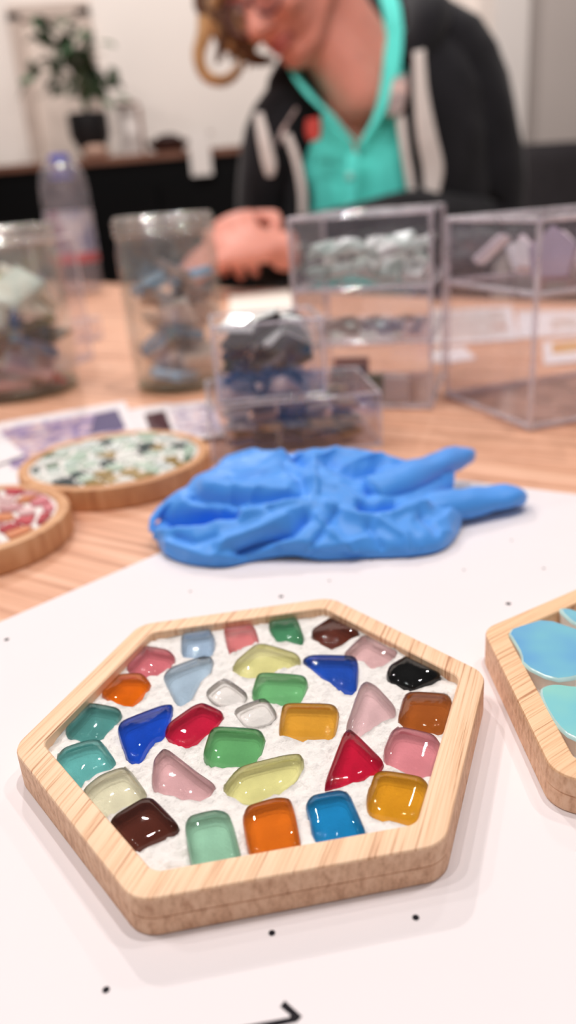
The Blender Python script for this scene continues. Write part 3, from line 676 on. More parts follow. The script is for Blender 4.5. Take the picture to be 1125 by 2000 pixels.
# ------------------------------------------------------------------ clear boxes
def cname(c):
    r, g, b = c; mx, mn = max(c), min(c)
    if mx < 70: return 'near-black' if b < r + 14 else 'dark navy'
    if mx - mn < 26: return 'white' if mn > 205 else ('light grey' if mn > 150 else ('grey' if mn > 95 else 'dark grey'))
    if r >= g and r >= b: return ('red' if g < 90 else 'pink') if b > g - 6 else ('brown' if mx < 170 else 'beige')
    return 'green' if g > b else 'blue'
def where(t, d):
    return ('bottom layer', 'lower middle layer', 'upper middle layer', 'top layer')[min(3, int(t * 3.99))] + ' ' + ('left', 'right')[d.x > 0] + ' ' + ('front', 'back')[d.y > 0]
def rbox(name, c, ax, hw, hd, h, lab, t=.0016, lid=False, group='clear acrylic boxes', z0=.0003, edge=.0012, shelves=(), cat='box'):
    """open clear box: base, four walls and bright edge bars, around the axes ax (unit vector in the table plane)"""
    ax = Vector((ax[0], ax[1], 0)).normalized(); ay = Vector((-ax.y, ax.x, 0)); az = Vector((0, 0, 1)); A = (ax, ay, az)
    c = Vector((c[0], c[1], z0)); root = thing(name, tuple(c), lab, cat, group)
    def b(nm, cc, hh, m=M_acr): MB().box(cc, hh, A).build(nm, m, root)
    b('base_panel', c + az * (t / 2), (hw - t, hd - t, t / 2))
    b('front_panel', c - ay * (hd - t / 2) + az * (h / 2), (hw, t / 2, h / 2)); b('back_panel', c + ay * (hd - t / 2) + az * (h / 2), (hw, t / 2, h / 2))
    b('side_panel', c - ax * (hw - t / 2) + az * (h / 2), (t / 2, hd - t, h / 2)); b('side_panel', c + ax * (hw - t / 2) + az * (h / 2), (t / 2, hd - t, h / 2))
    if lid: b('lid_panel', c + az * (h + t / 2), (hw, hd, t / 2))
    for s in shelves: b('shelf_panel', c + az * s, (hw - t, hd - t, t / 2))
    e = edge * .6; zt = h + (t if lid else 0)
    def bar(p, q): MB().tube([p, p.lerp(q, .5), q], e, 8).build('edge_bar', M_acre, root, 50)
    for i in (-1, 1):
        for j in (-1, 1): bar(c + ax * (i * hw) + ay * (j * hd) + az * .0004, c + ax * (i * hw) + ay * (j * hd) + az * zt)
        for zz in (e, zt) + tuple(shelves):
            bar(c + ay * (i * hd) - ax * hw + az * zz, c + ay * (i * hd) + ax * hw + az * zz); bar(c + ax * (i * hw) - ay * hd + az * zz, c + ax * (i * hw) + ay * hd + az * zz)
    return root, c, A
def chip(name, c, size, th, rnd, mat, lab, cat, group, square=False, tilt=.5):
    n = 4 if square else rnd.randint(3, 5); ph = rnd.uniform(0, 6.28)
    if square: P = [(size * math.cos(ph + k * math.pi / 2), size * math.sin(ph + k * math.pi / 2)) for k in range(4)]
    else: P = [(size * rnd.uniform(.7, 1.2) * math.cos(ph + k * 2 * math.pi / n + rnd.uniform(-.25, .25)), size * rnd.uniform(.6, 1.1) * math.sin(ph + k * 2 * math.pi / n)) for k in range(n)]
    mb = MB(); mb.prism(ccw(P), -th / 2, th / 2, th * .25)
    o = mb.build(name, mat, None, False, (0, 0, 0)); o.location = c
    o.rotation_euler = (rnd.uniform(-tilt, tilt), rnd.uniform(-tilt, tilt), rnd.uniform(0, 6.28))
    return tag(o, lab, cat, group)

# the low front box and the one stacked on it
pa = U(418, 905); pb = U(745, 872)
axA = (pb - pa); wA = axA.length; axA.normalize(); ayA = Vector((-axA.y, axA.x, 0))
hA = .0255; dA = .062
cA = (pa + pb) / 2 + ayA * (dA / 2)
rbox('clear_box', cA, axA, wA / 2, dA / 2, hA, 'low clear box of brown and gold tiles behind the glove', lid=True)
rnd = random.Random(21)
cols_a = [(120, 86, 52), (164, 126, 80), (196, 160, 116), (90, 62, 42), (214, 198, 176), (150, 110, 60), (46, 40, 70), (222, 214, 204), (180, 120, 50)]
k = 0
for lay in range(3):
    for i in range(5):
        for j in range(3):
            p = cA + axA * ((i - 2) * (wA - .016) / 5 + rnd.uniform(-.001, .001)) + ayA * ((j - 1) * (dA - .012) / 3)
            col = rnd.choice(cols_a)
            if i == 2 and j < 2: col = (40, 36, 72)
            m = pmc('tile_%d_%d_%d' % col, S(*col), .12, .5, .1, 100, coat=.4)
            chip('glass_piece', (p.x, p.y, 0.0056 + lay * .0074), .0080, .0030, rnd, m, '%s piece in the low clear box, %s' % (cname(col), where(lay / 2, p - cA)), 'glass piece', 'glass pieces in the low clear box', True, .28)
zB = hA + .0003 + .0016 + .0012
pc0 = V(430, 798, pa.y + .004); pc1 = V(640, 796, pa.y + .002)
cB = Vector((pc0.x, pc0.y, 0)).lerp(Vector((pc1.x, pc1.y, 0)), .5) + ayA * .024
wB = (pc1 - pc0).length
rbox('clear_box', cB, axA, wB / 2, .022, .036, 'clear box of navy and mirror tiles stacked on the low box', z0=zB)
cols_b = [(40, 40, 48), (28, 34, 60), (26, 44, 84), (60, 60, 70), (150, 152, 162), (204, 208, 210), (228, 232, 230), (84, 84, 92), (20, 20, 24)]
M_mirror = [pm('mirror_tile_%d' % i, S(*c), .08, .5, .05, 60, metal=.6 if i in (4, 5) else .0, coat=.5) for i, c in enumerate(cols_b)]
for lay in range(6):
    for i in range(3):
        for j in range(2):
            p = cB + axA * ((i - 1) * (wB - .010) / 3) + ayA * ((j - .5) * .019)
            ci = rnd.choice([0, 1, 2, 3, 4, 4, 8]) if lay < 4 else rnd.choice([5, 6, 6, 8, 4])
            chip('mirror_piece', (p.x, p.y, zB + .0055 + lay * .0053), .0098, .0026, rnd, M_mirror[ci], '%s mirror tile in the upper stacked box, %s' % (cname(cols_b[ci]), where(lay / 5, p - cB)), 'tile', 'mirror tiles in the stacked box', True, .8)

# tall clear organiser in the middle
p0 = U(588, 800); p1 = U(842, 800)
axC = (p1 - p0); wC = axC.length; axC.normalize(); ayC = Vector((-axC.y, axC.x, 0)); dC = .085
cC = (p0 + p1) / 2 + ayC * (dC / 2); hC = .1045
rbox('clear_organiser', cC, axC, wC / 2, dC / 2, hC, 'tall clear drawer organiser in the middle, frosted greenish glass in its top', lid=True, shelves=(.0385, .068), edge=.0024, cat='organiser', group='clear drawer organisers')
def inC(u, v, z): return cC + axC * (u * wC / 2) + ayC * (v * dC / 2) + Vector((0, 0, z))
cols_c = [(220, 232, 226), (232, 238, 234), (208, 222, 214), (240, 244, 240), (196, 214, 206)]
for i in range(5):
    for j in range(3):
        for lay in range(2):
            p = inC(-.72 + i * .36 + rnd.uniform(-.03, .03), -.66 + j * .6, .0765 + lay * .0115)
            col = rnd.choice(cols_c)
            chip('frosted_piece', p, .0100, .004, rnd, pmc('frost_%d_%d_%d' % col, S(*col), .35, .5, .05, 80), '%s frosted piece in the middle organiser top, %s from left, %s row, %s layer' % ('whitish' if min(col) > 215 else 'pale green', ('first', 'second', 'third', 'fourth', 'fifth', 'sixth', 'seventh')[i], ('front', 'middle', 'back')[j], ('lower', 'upper')[lay]), 'glass piece', 'frosted glass pieces in the organiser', False, .6)
for nm, u, v, z, s, col, lab in [('navy_tile', -.28, -.75, .022, .0105, (44, 42, 84), 'navy square tile in the bottom of the middle organiser'),
                                 ('white_tile', .45, -.75, .016, .0075, (232, 220, 214), 'white square tile in the bottom of the middle organiser'),
                                 ('green_tile', .08, -.5, .014, .007, (120, 138, 108), 'dull green tile in the bottom of the middle organiser'),
                                 ('pink_tile', -.35, -.2, .008, .011, (206, 160, 150), 'dusty pink tile in the bottom of the middle organiser'),
                                 ('brown_tile', .2, .1, .006, .013, (120, 92, 78), 'brown tile lying flat in the bottom of the middle organiser'),
                                 ('silver_tile', -.3, -.8, .0075, .0065, (214, 212, 214), 'silver tile below the navy one in the middle organiser')]:
    up = z > .0076; p = inC(u, v, 0); mt = pm(nm + '_glaze', S(*col), .2, .5, .05, 60, coat=.3)
    if up: mb = MB(); mb.box((0, 0, 0), (s, .0015, s), (axC, ayC, Vector((0, 0, 1)))); p.z = s + .0022
    else: mb = MB(); mb.box((0, 0, 0), (s, s * .6, .0015), (axC, ayC, Vector((0, 0, 1)))); p.z = .0038
    o = mb.build(nm, mt, None, False, (0, 0, 0)); o.location = p
    bv = o.modifiers.new('bevel', 'BEVEL'); bv.width = .0006; tag(o, lab, 'tile')
for i in range(7):
    for j in range(2):
        p = inC(-.75 + i * .24, -.4 + j * .7, .0415 + .002 * (i % 2))
        chip('bead_piece', p, .0055, .003, rnd, pmc('beadgrey', S(176, 160, 150), .4, .5, .2, 90), 'grey brown stone on the middle organiser\'s shelf, %s from left, %s row' % (('first', 'second', 'third', 'fourth', 'fifth', 'sixth', 'seventh')[i], ('front', 'back')[j]), 'stone', 'stones on the organiser shelf', False, .15)

# tall clear organiser on the right, seen on its corner
q0 = U(1035, 842); qr = U(1125, 826); ql = U(872, 765)
axD = (qr - q0).normalized(); ayD = Vector((-axD.y, axD.x, 0))
wD, dD, hD = .115, .084, .0985
cD = q0 + axD * (wD / 2) + ayD * (dD / 2)
rbox('clear_organiser', cD, axD, wD / 2, dD / 2, hD, 'tall clear drawer organiser at the right edge, white pieces in its top drawer', lid=True, shelves=(.0665,), edge=.0026, cat='organiser', group='clear drawer organisers')
cols_d = [(236, 230, 234), (216, 204, 218), (244, 240, 242), (170, 152, 170), (226, 210, 216), (244, 240, 242)]
for i in range(4):
    for j in range(3):
        p = cD + axD * ((i - 1.5) * .026) + ayD * ((j - 1) * .026) + Vector((0, 0, .0800 + rnd.uniform(-.002, .006)))
        col = rnd.choice(cols_d)
        chip('lilac_piece', p, .0145, .0040, rnd, pmc('lilac_%d_%d_%d' % col, S(*col), .25, .5, .05, 80), '%s ceramic piece in the right organiser\'s drawer, %s %s' % ('white' if min(col) > 215 else ('lilac' if min(col) > 160 else 'dark mauve'), ('leftmost', 'centre left', 'centre right', 'rightmost')[i], ('front', 'middle row', 'back')[j]), 'ceramic piece', 'ceramic pieces in the right organiser', False, .9)

# clear box behind the left jar
s0 = U(112, 742); s1 = U(160, 737); dS = (s1 - s0).normalized()
rbox('clear_box', U(132, 738) + Vector((-.047, .060, 0)), axC, .043, .032, .100, 'tall empty clear box behind the left glass jar', edge=.002)
rbox('clear_box', U(168, 668) + Vector((0, .012, 0)), axC, .010, .010, .020, 'tiny clear box on the oak table between the jars', edge=.0016)

# ------------------------------------------------------------------ glass jars
def jar(c, r, h, lab, cols, n_lay, seed, grp, slab):
    c = Vector((c[0], c[1], .0003)); root = thing('glass_jar', tuple(c), lab, 'jar', 'open glass jars')
    t = .0022
    outer = [(r * .80, 0), (r * .90, .0015), (r * .96, .006), (r * .975, .012), (r, .03), (r, h * .72), (r * 1.0, h * .80), (r * .965, h * .86), (r * .965, h - .012)]
    inner = [(r * .965 - t, h - .012), (r * .965 - t, h * .86), (r - t, h * .79), (r - t, h * .72), (r - t, .03), (r * .975 - t, .014), (r * .85, .0065), (.0005, .0060)]
    MB().lathe(c, [(.0005, .001)] + outer + inner, 40).build('body', M_jar, root, True)
    for k in range(3):                                       # screw thread
        z = h - .010 + .0035 * k
        MB().lathe(c, [(r * .965 - t, z - .0016), (r * .965 + .0010, z - .0012), (r * .965 + .0018, z), (r * .965 + .0010, z + .0012), (r * .965 - t, z + .0016)], 40).build('thread_ring', M_rimglass, root, True)
    MB().lathe(c, [(r * .82, .0002), (r * .92, .002), (r * .94, .0045), (r * .85, .006), (.001, .0058)], 40).build('thick_base', acrylic('jar_base_' + str(seed), (.72, .78, .70), .15, (.5, .55, .45)), root, True)
    MB().tube([c + Vector(((r * .965 - t / 2) * math.cos(k * math.pi / 20), (r * .965 - t / 2) * math.sin(k * math.pi / 20), h - .0005)) for k in range(41)], .0015, 8, 1, False).build('rim', M_rimglass, root, True)
    rnd = random.Random(seed); z = .0115
    for lay in range(n_lay):
        k = 4
        for i in range(k):
            a = i * 2 * math.pi / k + lay * 1.1; d = r * .43
            p = c + Vector((d * math.cos(a), d * math.sin(a), z + rnd.uniform(-.002, .002)))
            col = cols[rnd.randrange(len(cols))] if not callable(cols) else cols(lay / n_lay, rnd, a)
            m = pmc('pot_%d_%d_%d' % col, S(*[min(250, int(c * 1.12)) for c in col]), .25, .5, .12, 90, coat=.2)
            chip('pottery_shard', p, r * .54, .0060, rnd, m, '%s pottery shard in the %s, %s' % (cname(col), slab, where(lay / (n_lay - 1), p - c)), 'shard', grp, False, .75)
        z += .0122
jc = U(347, 768) + Vector((0, .0, 0)); jr = (U(430, 765) - U(266, 768)).length / 2 * 1.10
def cmid(t, rnd, a):
    return rnd.choice([(196, 180, 172), (164, 150, 146), (120, 108, 106), (214, 202, 194), (96, 140, 176), (140, 180, 214), (214, 180, 154), (112, 146, 172), (82, 74, 76), (204, 190, 182)])
jar((jc.x + .001, jc.y + jr * .75), jr, .112, 'open glass jar of blue and grey pottery shards in the middle', cmid, 6, 33, 'pottery shards in the middle jar', 'middle jar')
def cleft(t, rnd, a):
    if t < .2: return rnd.choice([(196, 188, 176), (178, 60, 64), (206, 160, 168), (216, 210, 200)])
    if t < .62: return rnd.choice([(34, 30, 40), (26, 40, 66), (40, 58, 54), (52, 44, 60), (60, 90, 130), (140, 130, 70)])
    return rnd.choice([(214, 206, 160), (190, 196, 186), (206, 160, 110), (222, 214, 202), (46, 52, 54), (196, 190, 176)])
jl = U(8, 786)
jar((jl.x, jl.y + .034), .046, .112, 'open glass jar of dark and multicoloured shards at the left edge', cleft, 6, 41, 'pottery shards in the left jar', 'left jar')

# ------------------------------------------------------------------ water bottle
YB = 1.16; bc = U(158, 572); bw = (V(193, 420, bc.y) - V(101, 420, bc.y)).length / 2; bt = V(130, 300, bc.y).z
bot = thing('water_bottle', (bc.x, bc.y, .0003), 'clear plastic water bottle with blue cap and printed label', 'bottle')
r = bw; z0 = .0003
M_pet = acrylic('clear_plastic', (.90, .90, .94), .22, (.62, .60, .66), .05)
MB().lathe((bc.x, bc.y, z0), [(.001, .004), (r * .6, .001), (r * .92, .004), (r, .014), (r * .97, .03), (r, .045), (r, .135), (r * .99, .150), (r * .9, .170), (r * .62, .190), (r * .36, bt - .030), (r * .33, bt - .022)], 32).build('body', M_pet, bot, True)
M_lab = printmat('bottle_label', [(86, 92, 130), (150, 156, 184), (206, 206, 214), (150, 130, 150)], 25)
lb = MB().lathe((bc.x, bc.y, z0), [(r + .0006, .046), (r + .0006, .120)], 32).build('label_sleeve', M_lab, bot, True)
MB().lathe((bc.x, bc.y, z0), [(r + .0009, .046), (r + .0009, .060)], 32).build('label_band', pm('red_label', S(196, 110, 116), .4, .4, .2, 40), lb, True)
M_cap = pm('blue_cap', S(84, 88, 196), .35, .4, .05, 60)
MB().lathe((bc.x, bc.y, z0), [(r * .36, bt - .026), (r * .42, bt - .024), (r * .42, bt - .004), (r * .38, bt - .001), (.001, bt)], 24).build('cap', M_cap, bot, 50)
MB().lathe((bc.x, bc.y, z0), [(r * .46, bt - .034), (r * .48, bt - .031), (r * .46, bt - .028)], 24).build('neck_ring', M_cap, bot, True)

# ------------------------------------------------------------------ loose papers and cards further back
M_cream = pm('cream_paper', S(252, 244, 232), .7, .2, .01, 20)
M_pinkp = printmat('pink_print', [(226, 196, 190), (238, 220, 214), (244, 236, 232), (214, 140, 110)], 22)
card([(448, 566), (566, 563), (582, 628), (448, 632)], 'cream paper sheet on the table in front of the hands', [], mat=M_cream, cat='paper', name='paper_sheet')
card([(846, 608), (1000, 598), (1012, 662), (846, 674)], 'pale pink printed card seen through the right organiser', [([(.1, .1), (.9, .1), (.9, .9), (.1, .9)], M_pinkp, 'photo_print')])
card([(1010, 608), (1140, 606), (1150, 652), (1012, 660)], 'white card at the far right behind the organiser', [([(.5, .3), (.9, .3), (.9, .8), (.5, .8)], M_pinkp, 'photo_print')])
card([(846, 684), (905, 676), (930, 700), (850, 712)], 'small white card beside the middle organiser\'s right wall', [])
card([(1060, 668), (1170, 655), (1190, 700), (1062, 712)], 'white card with orange and pink print behind the right organiser', [([(.15, .1), (.9, .1), (.9, .6), (.15, .6)], printmat('orange_print', [(230, 150, 90), (236, 190, 120), (226, 140, 150)], 30), 'photo_print')])
card([(600, 628), (760, 616), (770, 668), (600, 680)], 'pale pink paper seen through the middle organiser', [], mat=pm('pale_pink_paper', S(240, 220, 208), .7, .2, .02, 20), cat='paper', name='paper_sheet')

# ------------------------------------------------------------------ sideboard and what stands on it
YS = 2.62
sl = V(-60, 352, YS + .10); sr = V(500, 268, YS - .05)
axS = Vector((sr.x - sl.x, sr.y - sl.y, 0)); wS = axS.length; axS.normalize(); ayS = Vector((-axS.y, axS.x, 0))
zS = V(240, 303, YS).z
cS = Vector(((sl.x + sr.x) / 2, (sl.y + sr.y) / 2, 0)) + ayS * .19
side = thing('sideboard', (cS.x, cS.y, FZ), 'black sideboard with brown wooden top against the beige wall', 'sideboard')
A_ = (axS, ayS, Vector((0, 0, 1)))
M_brown = wood('brown_top', math.atan2(axS.y, axS.x), S(150, 104, 82), S(128, 86, 68), S(96, 60, 46), across=60, along=3)
MB().box((cS.x, cS.y, (FZ + zS - .02) / 2), (wS / 2, .19, (zS - .02 - FZ) / 2), A_).build('body', M_black, side)
MB().box((cS.x, cS.y, zS - .01), (wS / 2 + .01, .20, .01), A_).build('top_board', M_brown, side)
for k in (-1, 0, 1):
    p = cS + axS * (k * wS / 3) - ayS * .195
    d = MB().box((p.x, p.y, (FZ + zS) / 2 - .03), (wS / 6 - .008, .006, (zS - FZ) / 2 - .06), A_).build('door', M_black, side)
    MB().box((p.x + .1 * axS.x, p.y + .1 * axS.y - .010, zS - .25), (.006, .006, .06), A_).build('handle', M_black, d)
def onS(px, back=.0):
    """a spot on the sideboard's top under the photo column px"""
    d = V(px, 290, 1.0); d = Vector((d.x, d.y, 0)); n = ayS; o = cS + ayS * back
    t = o.dot(n) / d.dot(n); p = d * t; p.z = zS + .0005; return p
def spx(p): return FPX / (p - CAM).dot(_f)
# plant
pp = onS(180); s_ = 1 / spx(pp)
plant = thing('potted_plant', tuple(pp), 'green leafy houseplant in a black pot on the sideboard', 'plant')
M_pot = pm('black_pot', S(16, 15, 17), .5, .4, .1, 20)
MB().lathe(pp, [(.001, .0), (.024 * 1.0, .0), (38 * s_, 45 * s_), (38 * s_, 84 * s_), (34 * s_, 84 * s_), (32 * s_, 76 * s_), (.001, 76 * s_)], 24).build('pot', M_pot, plant, 40)
M_leaf = pm('dark_green_leaf', S(74, 98, 72), .5, .4, .25, 30); M_stem = pm('plant_stem', S(86, 92, 62), .6, .3, .1, 60)
rnd = random.Random(5)
leafme = None
tips = [(-62, 205, 10), (-40, 230, 0), (-20, 200, -20), (5, 150, 20), (18, 215, 0), (30, 170, -15), (-50, 150, 25), (38, 130, 10), (22, 120, -25), (-12, 175, 30), (-85, 165, 0), (12, 190, 15)]
for dx, dz, dy in tips:
    a = pp + Vector((0, 0, 76 * s_)); b = pp + Vector((dx * s_, dy * s_, dz * s_)); m_ = a.lerp(b, .5) + Vector((-dx * s_ * .25, 0, dz * s_ * .18))
    path = crpath([a, m_, b], 8)
    MB().tube(path, [.0035] * 6 + [.0028, .0015], 6).build('stem', M_stem, plant, True)
    for k in range(9):
        q = path[min(7, 4 + k // 2)] + Vector((rnd.gauss(0, 14) * s_, rnd.gauss(0, 12) * s_, rnd.gauss(0, 13) * s_))
        if leafme is None:
            L_ = 1.0; v = []; f = []
            for i in range(6):
                t = i / 5; w = .32 * math.sin(math.pi * (t * .92 + .06)) ; z = -.25 * t * t
                v += [(t, -w, z + .05), (t, 0, z), (t, w, z + .05)]
            for i in range(5):
                for j in range(2): a_ = i * 3 + j; f.append((a_, a_ + 3, a_ + 4, a_ + 1))
            o = mesh('leaf', [Vector(p) + pp for p in v], f, M_leaf, plant, True); leafme = o.data
        else:
            o = bpy.data.objects.new('leaf', leafme); C.objects.link(o); o.parent = plant
        o.location = q - pp; sc = rnd.uniform(.045, .07); o.scale = (sc, sc, sc)
        o.rotation_euler = (rnd.uniform(-.8, .8), rnd.uniform(-.6, .9), rnd.uniform(0, 6.28))
# framed picture leaning on the wall behind the plant
YW = 3.17
f0 = V(78, 330, YW); f1 = V(205, 330, YW); ft = V(78, 22, YW).z; fb = zS * 1.0
fr = thing('picture_frame', ((f0.x + f1.x) / 2, YW, fb), 'pale grey framed picture on the wall behind the plant', 'picture')
M_frame = pm('pale_frame', S(196, 178, 166), .6, .3, .03, 20); M_mat = pm('picture_mat', S(224, 208, 196), .7, .2, .02, 10)
cx, hw = (f0.x + f1.x) / 2, (f1.x - f0.x) / 2 ; fz0, fz1 = .22, ft
for x in (-1, 1): MB().box((cx + x * hw, YW + .012, (fz0 + fz1) / 2), (.022, .016, (fz1 - fz0) / 2)).build('frame_side', M_frame, fr)
for z in (fz0, fz1): MB().box((cx, YW + .012, z), (hw + .022, .016, .022)).build('frame_rail', M_frame, fr)
MB().box((cx, YW + .02, (fz0 + fz1) / 2), (hw, .006, (fz1 - fz0) / 2)).build('picture_mat', M_mat, fr)
# small white card, beige bowl, dark bowl and a white strip over the edge
w0 = onS(258, .13); s2 = 1 / spx(w0)
st = thing('standing_card', tuple(w0), 'small white card with brown edge standing beside the plant pot', 'card')
MB().box(w0 + Vector((0, 0, 48 * s2)), (20 * s2, .004, 48 * s2), A_).build('panel', M_white, st)
MB().box(w0 + axS * (23 * s2) + Vector((0, 0, 46 * s2)), (3 * s2, .006, 46 * s2), A_).build('brown_edge', M_brown, st)
MB().box(w0 + Vector((0, .0, 98 * s2)), (22 * s2, .006, 3 * s2), A_).build('top_edge', M_brown, st)
b0 = onS(186, -.13); s3 = 1 / spx(b0)
mb = MB(); mb.lathe(b0, [(.001, 0), (16 * s3, 0), (25 * s3, 9 * s3), (24 * s3, 18 * s3), (14 * s3, 24 * s3), (.001, 25 * s3)], 20)
tag(mb.build('round_pebble', pm('beige_stone', S(186, 152, 134), .7, .3, .1, 30), None, True, tuple(b0)), 'rounded beige stone in front of the black plant pot', 'stone')
b1 = onS(330, -.05); s4 = 1 / spx(b1)
bw_ = thing('dark_bowl', tuple(b1), 'low dark brown bowl on the sideboard right of the plant', 'bowl')
MB().lathe(b1, [(.001, 0), (20 * s4, 0), (38 * s4, 14 * s4), (42 * s4, 24 * s4), (39 * s4, 24 * s4), (34 * s4, 14 * s4), (.001, 4 * s4)], 24).build('bowl_body', pm('dark_bowl', S(70, 46, 40), .5, .3, .1, 20), bw_, 40)
MB().ball(b1 + Vector((0, 0, 24 * s4)), (28 * s4, 20 * s4, 12 * s4)).build('dark_fruit', pm('dark_fruit', S(46, 32, 32), .6, .3, .2, 20), bw_, True)
st0 = onS(390, 0); e0 = cS - ayS * .212; tq = (e0.dot(ayS)) / Vector((st0.x, st0.y, 0)).dot(ayS); eq = Vector((st0.x, st0.y, 0)) * tq
ws = 19 / spx(st0)
mb = MB()
mb.box((eq.x, eq.y, zS - .014), (ws, .003, .060), A_); mb.box(Vector((eq.x, eq.y, zS + .043)) + ayS * .03, (ws, .03, .003), A_)
tag(mb.build('white_runner', M_white, None, False, (eq.x, eq.y, zS)), 'narrow white strip hanging over the edge of the dark sideboard', 'runner')

# ------------------------------------------------------------------ chairs
M_chair = pm('dark_grey_fabric', S(58, 54, 56), .8, .2, .1, 40); M_chleg = pm('black_metal', S(22, 22, 24), .4, .4, .05, 30)
def chair(loc, rz, lab, bh=.36):
    root = thing('padded_chair', (loc[0], loc[1], FZ), lab, 'chair', 'dark padded chairs')
    parts = []
    R = Matrix.Rotation(rz, 3, 'Z')
    def put(mb, nm, m, sm=True):
        for v in mb.v: v[:] = R @ v + Vector((loc[0], loc[1], FZ))
        return mb.build(nm, m, root, sm)
    def rounded(c, h, n=4):
        m = MB(); rings = []
        for k, (s, z) in enumerate([(.86, -1), (.96, -.8), (1, -.3), (1, .4), (.95, .85), (.84, 1)]):
            P = rsq(h[0] * s, h[1] * s); rings.append([Vector((c[0] + x, c[1] + y, c[2] + z * h[2])) for x, y in P])
        m.loft(rings); return m
    put(rounded((0, 0, .44), (.22, .22, .035)), 'seat', M_chair)
    m = MB(); rings = []
    for t in range(9):
        z = .50 + t * bh / 8; w = .21 * (1 - .25 * max(0, t / 8 - .6)); y = .20 + .07 * t / 8
        rings.append([Vector((w * math.cos(a) * (1.0), y + .03 * math.sin(a) + .05 * (1 - math.cos(a * 1.0) ** 2) * 0, z)) for a in [k * math.pi / 10 for k in range(20)]])
    m.loft(rings); put(m, 'backrest', M_chair)
    for x in (-1, 1):
        for y in (-1, 1): put(MB().tube([(x * .18, y * .18, .42), (x * .21, y * .21, .0)], [.013, .010], 8), 'leg', M_chleg)
        put(MB().tube([(x * .15, .19, .42), (x * .15, .22, .56)], .012, 8), 'back_post', M_chleg)
    return root
def rsq(a, b, r=.35, n=5):
    out = []
    for k, (sx, sy) in enumerate([(1, 1), (-1, 1), (-1, -1), (1, -1)]):
        for j in range(n):
            t = k * math.pi / 2 + j / (n - 1) * math.pi / 2
            out.append((sx * a * (1 - r) + a * r * math.cos(t), sy * b * (1 - r) + b * r * math.sin(t)))
    return out
ch = V(1112, 300, 2.3)
chair((ch.x + .16, 2.30), .35, 'dark grey padded chair at the far right in front of grey wall', .45)
chair((.24, 1.66), .12, 'dark padded chair that the woman in black jacket sits on')

# ------------------------------------------------------------------ person
M_skin = pm('skin', S(232, 156, 138), .5, .35, .05, 30, sss=.15)
M_shirt = pm('turquoise_cotton', S(100, 240, 226), .8, .2, .06, 25, bump=.3, bscale=90, sheen=.2)
M_jacket = pm('black_jersey', S(30, 29, 33), .85, .15, .25, 18, bump=.3, bscale=60, sheen=.15)
M_strip = pm('white_cord', S(222, 212, 206), .7, .2, .05, 60)
M_hair = pm('brown_hair', S(104, 70, 46), .45, .4, .35, 50)
M_hairl = pm('golden_hair', S(196, 152, 104), .4, .4, .2, 50)
M_floral = printmat('floral_lining', [(196, 120, 112), (230, 200, 190), (150, 130, 130), (236, 222, 214)], 40)
PB = Vector((.22, 1.62, FZ))
def bez(a, b, c, n): return crpath([Vector(a), Vector(b), Vector(c)], n)
F = Vector((-.56, -.62, -.55)).normalized(); Uh = Vector((-.46, -.05, .95)); Uh = (Uh - F * Uh.dot(F)).normalized(); Sd = F.cross(Uh).normalized()
HCt = Vector((.050, 1.322, .417))
def hp(f, s, u): return HCt + F * f + Sd * s + Uh * u
# spine rings: centre, half width, half depth
AX = Vector((.93, .10, .33)).normalized()
spine = [((.240, 1.62, -.22), .175, .12), ((.230, 1.53, -.12), .165, .115), ((.215, 1.435, -.03), .165, .118), ((.20, 1.400, .07), .170, .124), ((.195, 1.398, .15), .172, .122),
         ((.19, 1.398, .225), .160, .106), ((.185, 1.395, .285), .120, .082), ((.178, 1.388, .315), .075, .062), ((.172, 1.380, .335), .062, .056)]
AXF = [Vector((1, .0, .10 + .23 * min(1, i / 4))).normalized() for i in range(len(spine))]
def torso_ring(i, sc, th0, th1, n, closed, extra=0.0):
    c, w, d = spine[i]; c = Vector(c); a = AXF[i]; fw = Vector((-.10, -.96, -.12)); fw = (fw - a * fw.dot(a)).normalized()
    out = []
    for k in range(n):
        th = th0 + (th1 - th0) * k / (n if closed else n - 1)      # 0 = front
        out.append(c + fw * (math.cos(th) * (d * sc + extra)) + a * (math.sin(th) * (w * sc + extra)))
    return out
body = MB()
# head
body.ball(hp(-.012, 0, .028), (.092, .074, .098), 22, 16, (F, Sd, Uh))            # skull
body.ball(hp(.030, 0, -.025), (.062, .060, .085), 20, 14, (F, Sd, Uh))            # face
body.ball(hp(.062, 0, -.088), (.026, .030, .024), 14, 10, (F, Sd, Uh))            # chin
for s in (-1, 1):
    body.capsule(hp(.000, s * .056, -.045), hp(.055, s * .022, -.088), .020, .018)  # jaw
    body.ball(hp(.062, s * .034, -.030), (.026, .024, .022), 12, 8, (F, Sd, Uh))  # cheek
    body.ball(hp(.060, s * .030, .022), (.028, .026, .010), 12, 8, (F, Sd, Uh))   # brow
    body.ball(hp(-.010, s * .072, -.012), (.018, .008, .028), 10, 8, (F, Sd, Uh)) # ear
body.capsule(hp(.080, 0, .008), hp(.108, 0, -.030), .009, .0125); body.ball(hp(.098, .010, -.034), .009); body.ball(hp(.098, -.010, -.034), .009)
body.ball(hp(.078, 0, -.060), (.018, .026, .018), 12, 8, (F, Sd, Uh))             # mouth mound
# neck and chest
nb = Vector((.172, 1.365, .285))
body.capsule(hp(-.03, 0, -.055), nb, .056, .060, 18)
body.capsule(hp(.0, 0, -.07), Vector((.155, 1.335, .25)), .045, .050, 16)
for i in range(3, 7):
    c, w, d = spine[i]; body.ball(c, (w * .82, d * .82, .07), 18, 12)
body.ball(Vector((.160, 1.345, .225)), (.060, .036, .075), 16, 10)
for i in range(0, 3):
    c, w, d = spine[i]; body.ball(c, (w * .82, d * .82, .10), 18, 12)
